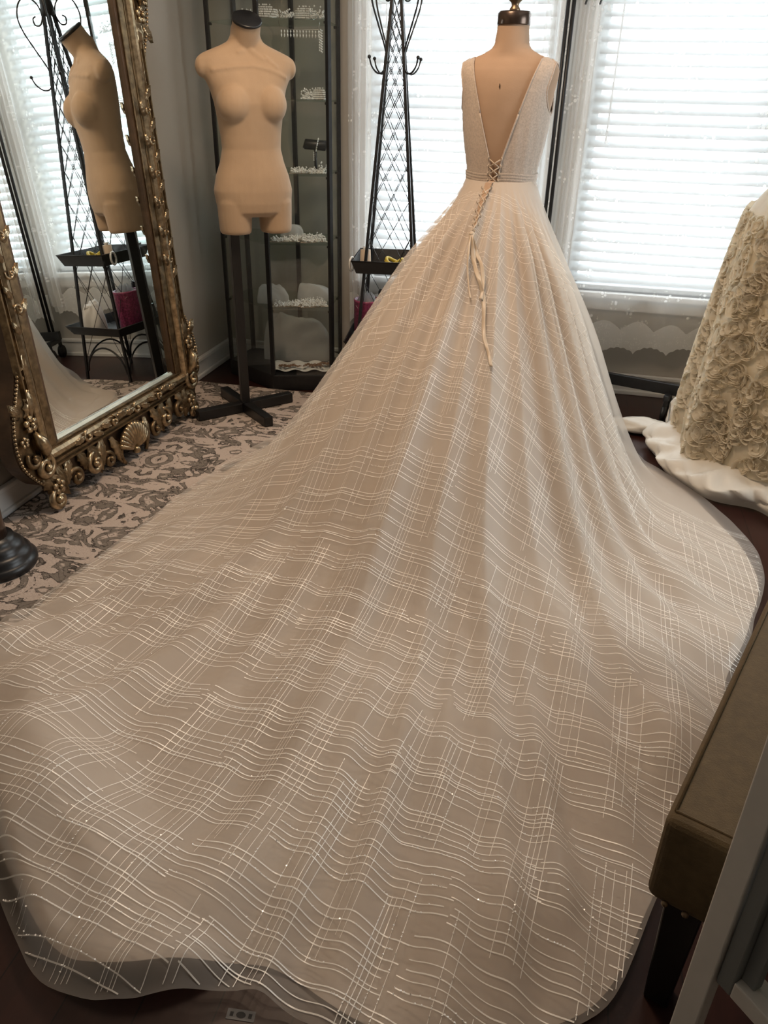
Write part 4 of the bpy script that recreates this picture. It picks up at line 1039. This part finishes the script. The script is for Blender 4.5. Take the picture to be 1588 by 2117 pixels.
for i in range(8):
    P.append([(p[0]+(.058-.006*i)*math.cos(a)*(1+.15*math.sin(5*a+i)), p[1]+(.058-.006*i)*math.sin(a)*(1+.15*math.sin(5*a+i)), p[2]+.175+.008*i+.008*math.sin(7*a+i)) for a in np.linspace(0, 2*PI, 31)[:-1]])
obj('tissue', b.grid(P, True), M['gauze'], t, True)
p = tw(-.055, .105, .258); t = thing('lint_roller', p, 'white lint roller with black handle standing on the lower tray of the coat tower', 'lint roller')
cyl('sticky_roll', p, [(.012, 0), (.036, 0), (.036, .10), (.012, .10)], M['white'], t); cyl('handle', p, [(.0, .098), (.011, .098), (.009, .13), (.014, .165), (.013, .215), (.006, .225), (0, .226)], M['black'], t, 14)
bundle('silk_flower', tw(.085, -.09, .258), .060, .055, .16, M['cloth'], 'white silk flower heap at the gown side of the lower tray', 'flower', 9)

# ------------------------------------------------------------------ black rolling stand by the window
A_, B_2 = np.array([1.685, -.125]), np.array([2.37, -.308]); u = (B_2-A_)/np.linalg.norm(B_2-A_); pn = np.array([-u[1], u[0]])
rk = thing('garment_stand', (*A_, 0), 'black metal rolling garment stand with twin post and long base bar by the curtains', 'garment rack')
obj('base_bar', MB().bar((*(A_-u*.05), .150), (*(B_2+u*.02), .140), .012, .026), M['black'], rk, bevel=.003)
for s_ in (-.012, .012): q = A_+u*s_; obj('post', MB().tube([(*q, .13), (*q, 2.02)], .0085, 10), M['black'], rk, True)
for e in (A_, B_2-u*.03):
    obj('cross_foot', MB().bar((*(e-pn*.07), .112), (*(e+pn*.07), .112), .012, .014), M['black'], rk, bevel=.003)
    for s_ in (-.062, .062):
        q = e+pn*s_
        obj('caster_wheel', MB().tube([(*(q-u*.009), .040), (*(q+u*.009), .040)], .038, 18), M['black'], rk, True)
        obj('caster_fork', MB().bar((*q, .075), (*q, .105), .008), M['black'], rk)
obj('top_arm', MB().tube([(*(A_-u*.05), 2.02), (*(A_+u*.45), 2.02)], .012, 10), M['black'], rk, True)
for px, lab in ((1.742, 'black spring clip pinned on the lace curtain beside the stand post'), (1.800, 'black spring clip pinned on the lace curtain fold further from the stand post')):
    t = thing('curtain_clip', (px, -.10, 1.66), lab, 'clip')
    for s_ in (1, -1): obj('jaw', MB().bar((px, -.098-.004*s_, 1.665), (px+.012, -.098-.009*s_, 1.705), .006, .0015), M['black'], t)
    obj('spring', MB().tube([(px-.005, -.098, 1.690), (px+.015, -.098, 1.690)], .005, 8), M['chrome'], t, True)

# ------------------------------------------------------------------ champagne rosette gown on the right
GX, GY = 2.86, -.735
g2 = thing('rosette_gown', (GX, GY, 0), 'champagne gown covered in ruffled rosettes with ivory lining pooled on the floor', 'gown')
GS = [(.10, .515), (.20, .52), (.35, .505), (.52, .485), (.70, .465), (.85, .445), (.97, .425), (1.05, .375), (1.12, .31), (1.20, .24), (1.28, .185), (1.34, .16)]
gz, gr = [q[0] for q in GS], [q[1] for q in GS]
def g2r(a, z):
    f = np.clip((1.25-z)/.9, 0, 1)
    return np.interp(z, gz, gr)*(1+f*(.035*np.sin(9*a+1)+.02*np.sin(14*a+2.2)+.012*np.sin(23*a)))
def g2p(a, z, off=0.0): r = g2r(a, z)+off; return np.array([GX+r*math.cos(a), GY+r*math.sin(a), z+(.025*math.sin(3*a+.6)*(1-min(1, max(0, (z-.1)/.25))) if z < .35 else 0)])
zs = np.linspace(.10, 1.34, 40)
P = [[g2p(a, z) for a in np.linspace(0, 2*PI, 161)[:-1]] for z in zs]
sk = obj('rosette_skirt', MB().grid(P, True), M['gown2'], g2, True)
# ruffles: curved petals standing off the cloth in swirls
rs = np.random.default_rng(4); V_, F_ = [], []; cnt = 0
for n_ in range(900):
    a0_ = rs.uniform(1.9, 5.6); z0_ = rs.uniform(.12, .98); rad = rs.uniform(.020, .040); rot_ = rs.uniform(0, 6.28)
    for q in range(6):
        rr = rad*(.18+.165*q); th_ = rot_+q*1.3+np.linspace(0, 2.6, 9); lift = .0030+.0014*q
        rows = []
        for kk in (0, 1):
            rows.append([g2p(a0_+(rr+kk*.0042)*math.cos(t)/max(.15, g2r(a0_, z0_)), min(1.33, max(.08, z0_+(rr+kk*.0042)*math.sin(t))), .002+kk*lift*1.6) for t in th_])
        V_.append(np.array(rows).reshape(-1, 3)); i = np.arange(8); F_.append(np.stack([i, i+1, i+10, i+9], -1)+cnt); cnt += 18
stuff(obj_np('rosette_ruffles', np.concatenate(V_), np.concatenate(F_), M['petal'], sk))
# bodice and the hidden form that carries it
obj('bodice', MB().lathe([(.16, 1.34), (.125, 1.36), (.12, 1.40), (.145, 1.50), (.16, 1.58), (.15, 1.64)], (GX, GY), 32, 1, .8, cap=False), M['gown2'], g2, True)
# ivory lining bulging out under the hem and lying in rolls
def roll(a, q):
    """q 0..1 from under the hem to the floor edge"""
    lob = .5+.5*math.sin(7*a+.8)*math.sin(3*a+2)+.25*math.sin(13*a)
    out = .055+.075*lob
    r = .49+out*math.sin(q*PI*.62)**.8*1.05; z = (.105+.02*math.sin(5*a))*(1-q)**.75*(1+.35*lob*math.sin(q*PI))*(1-.30*abs(math.sin(11*a+4*q))*math.sin(q*PI))+.003
    fold = (.35+.65*math.sin(2.3*a+1)**2)*.034*abs(math.sin(9.5*a+3*q+1.5*math.sin(4*a)))*math.sin(q*PI)+.018*abs(math.sin(17*a-5*q))*math.sin(q*PI)
    return (GX+(r+fold)*math.cos(a), GY+(r+fold)*math.sin(a)*1.0, z)
P = [[roll(a, q) for a in np.linspace(0, 2*PI, 241)[:-1]] for q in np.linspace(0, 1, 16)]
obj('ivory_lining', MB().grid(P, True), M['lining2'], g2, True)
def tuberoll(name, pts, rs_, mat, sz=.75, seed=0):
    """crumpled roll of cloth along pts"""
    P = []; pts = [np.array(p, float) for p in smooth_pts(pts, 5)]; rr = np.interp(np.linspace(0, 1, len(pts)), np.linspace(0, 1, len(rs_)), rs_); k = len(pts)
    for i, p in enumerate(pts):
        t = pts[min(i+1, k-1)]-pts[max(i-1, 0)]; t[2] = 0; t /= np.linalg.norm(t); nrm = np.array([-t[1], t[0], 0])
        row = []
        for j in range(28):
            a = 2*PI*j/28; w_ = 1+.14*math.sin(3*a+i*.5+seed)+.09*math.sin(5*a-i*.8+seed*2)+.06*math.sin(8*a+i*1.3)
            row.append(p+nrm*math.cos(a)*rr[i]*w_+np.array([0, 0, max(-p[2]+.002, math.sin(a)*rr[i]*sz*w_)]))
        P.append(row)
    mb = MB().grid(P, True); n = 28; mb.f += [tuple(range(n)), tuple((k-1)*n+j for j in range(n-1, -1, -1))]
    return obj(name, mb, mat, g2, True)
tuberoll('train_fold', [(2.05, -.52, .022), (2.15, -.53, .030), (2.27, -.55, .034), (2.38, -.58, .03)], [.022, .045, .052, .03], M['lining2'], .7, 1)
tuberoll('train_fold', [(2.255, -.66, .03), (2.31, -.66, .045), (2.37, -.68, .055), (2.42, -.71, .05)], [.028, .055, .065, .05], M['lining2'], .8, 2)
tuberoll('train_fold', [(2.285, -.83, .03), (2.33, -.82, .04), (2.39, -.82, .045)], [.030, .045, .05], M['lining2'], .85, 3)
tuberoll('train_fold', [(2.33, -.50, .09), (2.37, -.50, .10), (2.42, -.52, .09)], [.03, .06, .05], M['lining2'], 1.5, 4)

# ------------------------------------------------------------------ upholstered bench
u = np.array([.364, .9314]); wv = np.array([.9314, -.364]); c0_ = np.array([2.055, -3.175]); LN, WD = 1.12, .44
cb = c0_+u*LN/2+wv*WD/2
be = thing('bench', (float(cb[0]), float(cb[1]), 0), 'olive linen upholstered bench with black legs over the gown train edge', 'bench')
b = MB().obox(cb, u, wv, LN/2, WD/2, .300, .463); obj('seat_cushion', b, M['bench'], be, bevel=.016, seg=4)
cn = [c0_+u*a*LN+wv*b_*WD for a, b_ in ((0, 0), (1, 0), (1, 1), (0, 1))]
ins = [p+(cb-p)/np.linalg.norm(cb-p)*.024 for p in cn]
obj('piping', MB().tube([(*p, .4630) for p in ins]+[(*ins[0], .4630)], .0022, 6), M['bench'], be, True)
for a_, b_ in ((.07, .12), (.93, .16), (.93, .88), (.07, .88)):
    p = c0_+u*a_*LN+wv*b_*WD
    q = MB(); P = [[(*(p+u*sx*h_+wv*sy*h_), z) for sx, sy in ((-1, -1), (1, -1), (1, 1), (-1, 1))] for z, h_ in ((.0005, .020), (.300, .030))]
    q.grid(P, True); q.f += [(3, 2, 1, 0), (4, 5, 6, 7)]; obj('leg', q, M['blackwood'], be, bevel=.003)
for n_ in range(14):
    for e in (0, 1):
        p = c0_+wv*(.03+.38*n_/13)+u*(LN+.001 if e else -.001)
        obj('nailhead', MB().ball((*p, .308), .0055, 8, 6, .9), M['brass'], be, True)

# ------------------------------------------------------------------ white cheval mirror at the right
pst = np.array([2.132, -3.267]); e = np.array([.66, -.75]); e /= np.linalg.norm(e); nn = np.array([e[1], -e[0]])*1.0
if nn[0] > 0: nn = -nn
cm = thing('cheval_mirror', (float(pst[0]), float(pst[1]), 0), 'white standing mirror with an inner lip coloured grey as if shaded beside the olive bench', 'mirror')
obj('stand_post', MB().obox(pst, e, nn, .0175, .011, .0, 1.55), M['board'], cm, bevel=.002)
obj('stand_post', MB().obox(pst+e*.56, e, nn, .0175, .011, .0, 1.55), M['board'], cm, bevel=.002)
fz0, fz1 = .305, 1.60; fa_, fb_ = .0195, .5405
def fr(a0, a1, z0, z1, w0, w1, mat, nm, bv=.002):
    p0 = pst+e*(a0+a1)/2+nn*(w0+w1)/2; return obj(nm, MB().obox(p0, e, nn, (a1-a0)/2, abs(w1-w0)/2, z0, z1), mat, cm, bevel=bv)
for a0, a1 in ((fa_, fa_+.022), (fb_-.022, fb_)): fr(a0, a1, fz0, fz1, -.022, .006, M['shadebead'], 'frame_stile')
for z0, z1 in ((fz0, fz0+.03), (fz1-.03, fz1)): fr(fa_+.022, fb_-.022, z0, z1, -.022, .006, M['board'], 'frame_rail')
for a0, a1 in ((fa_+.022, fa_+.042), (fb_-.042, fb_-.022)): fr(a0, a1, fz0+.03, fz1-.03, -.022, -.006, M['shadebead'], 'bevel_bead')
fr(fa_+.042, fb_-.042, fz0+.03, fz1-.03, -.020, -.014, M['mirror'], 'mirror_glass', 0)
fr(-.0, fb_, .04, .075, -.01, .01, M['board'], 'stretcher')
for z in (.9,): fr(.02, .034, z, z+.02, -.008, .008, M['chrome'], 'pivot_bolt')

# ------------------------------------------------------------------ dark pedestal, pouf, label
c = (.205, -2.262); t = thing('pedestal', (*c, .009), 'dark walnut column on a stepped black turned base beside the gilt mirror', 'pedestal')
obj('turned_base', MB().lathe([(.0, .010), (.118, .010), (.122, .018), (.122, .032), (.114, .040), (.108, .044), (.108, .056), (.098, .066), (.090, .070), (.090, .080), (.078, .092), (.068, .100), (.066, .112), (0, .112)], c, 40), M['blackwood'], t, True)
obj('column', MB().lathe([(.050, .112), (.046, .16), (.043, .6), (.040, 1.15)], c, 28), M['walnut'], t, True)
obj('capital', MB().lathe([(.040, 1.15), (.06, 1.165), (.09, 1.18), (.13, 1.19), (.13, 1.21), (0, 1.21)], c, 32), M['walnut'], t, True)
c = (.83, -3.345)
t = thing('pouf', (*c, 0), 'round cream fabric pouf beside the corner of the train', 'pouf')
obj('cushion', MB().lathe([(.0, .02), (.105, .02), (.125, .045), (.13, .10), (.122, .150), (.10, .168), (0, .172)], c, 36), M['pouf'], t, True)
obj('seam_piping', MB().tube([(c[0]+.129*math.cos(a), c[1]+.129*math.sin(a), .105) for a in np.linspace(0, 2*PI, 40)], .004, 6), M['pouf'], t, True)
for q in range(3): a = q*2.09; obj('foot', MB().lathe([(.014, 0), (.014, .022)], (c[0]+.08*math.cos(a), c[1]+.08*math.sin(a)), 10), M['blackwood'], t)
c = np.array([1.466, -3.328]); la = math.radians(6); d1, d2 = np.array([math.cos(la), math.sin(la)]), np.array([-math.sin(la), math.cos(la)])
t = thing('floor_label', (*c, 0), 'small grey printed label lying on the dark floor by the hem', 'label')
obj('paper', MB().obox(c, d1, d2, .0235, .0085, .0002, .0010), M['paper'], t)
obj('print_band', MB().prism([tuple(c+d1*.008*math.cos(a)+d2*.0052*math.sin(a)) for a in np.linspace(0, 2*PI, 13)[:-1]], .0010, .0013), M['ink'], t)
for s_ in (-.0155, .0155): obj('print_mark', MB().obox(c+d1*s_, d1, d2, .0028, .0035, .0010, .0013), M['ink'], t)
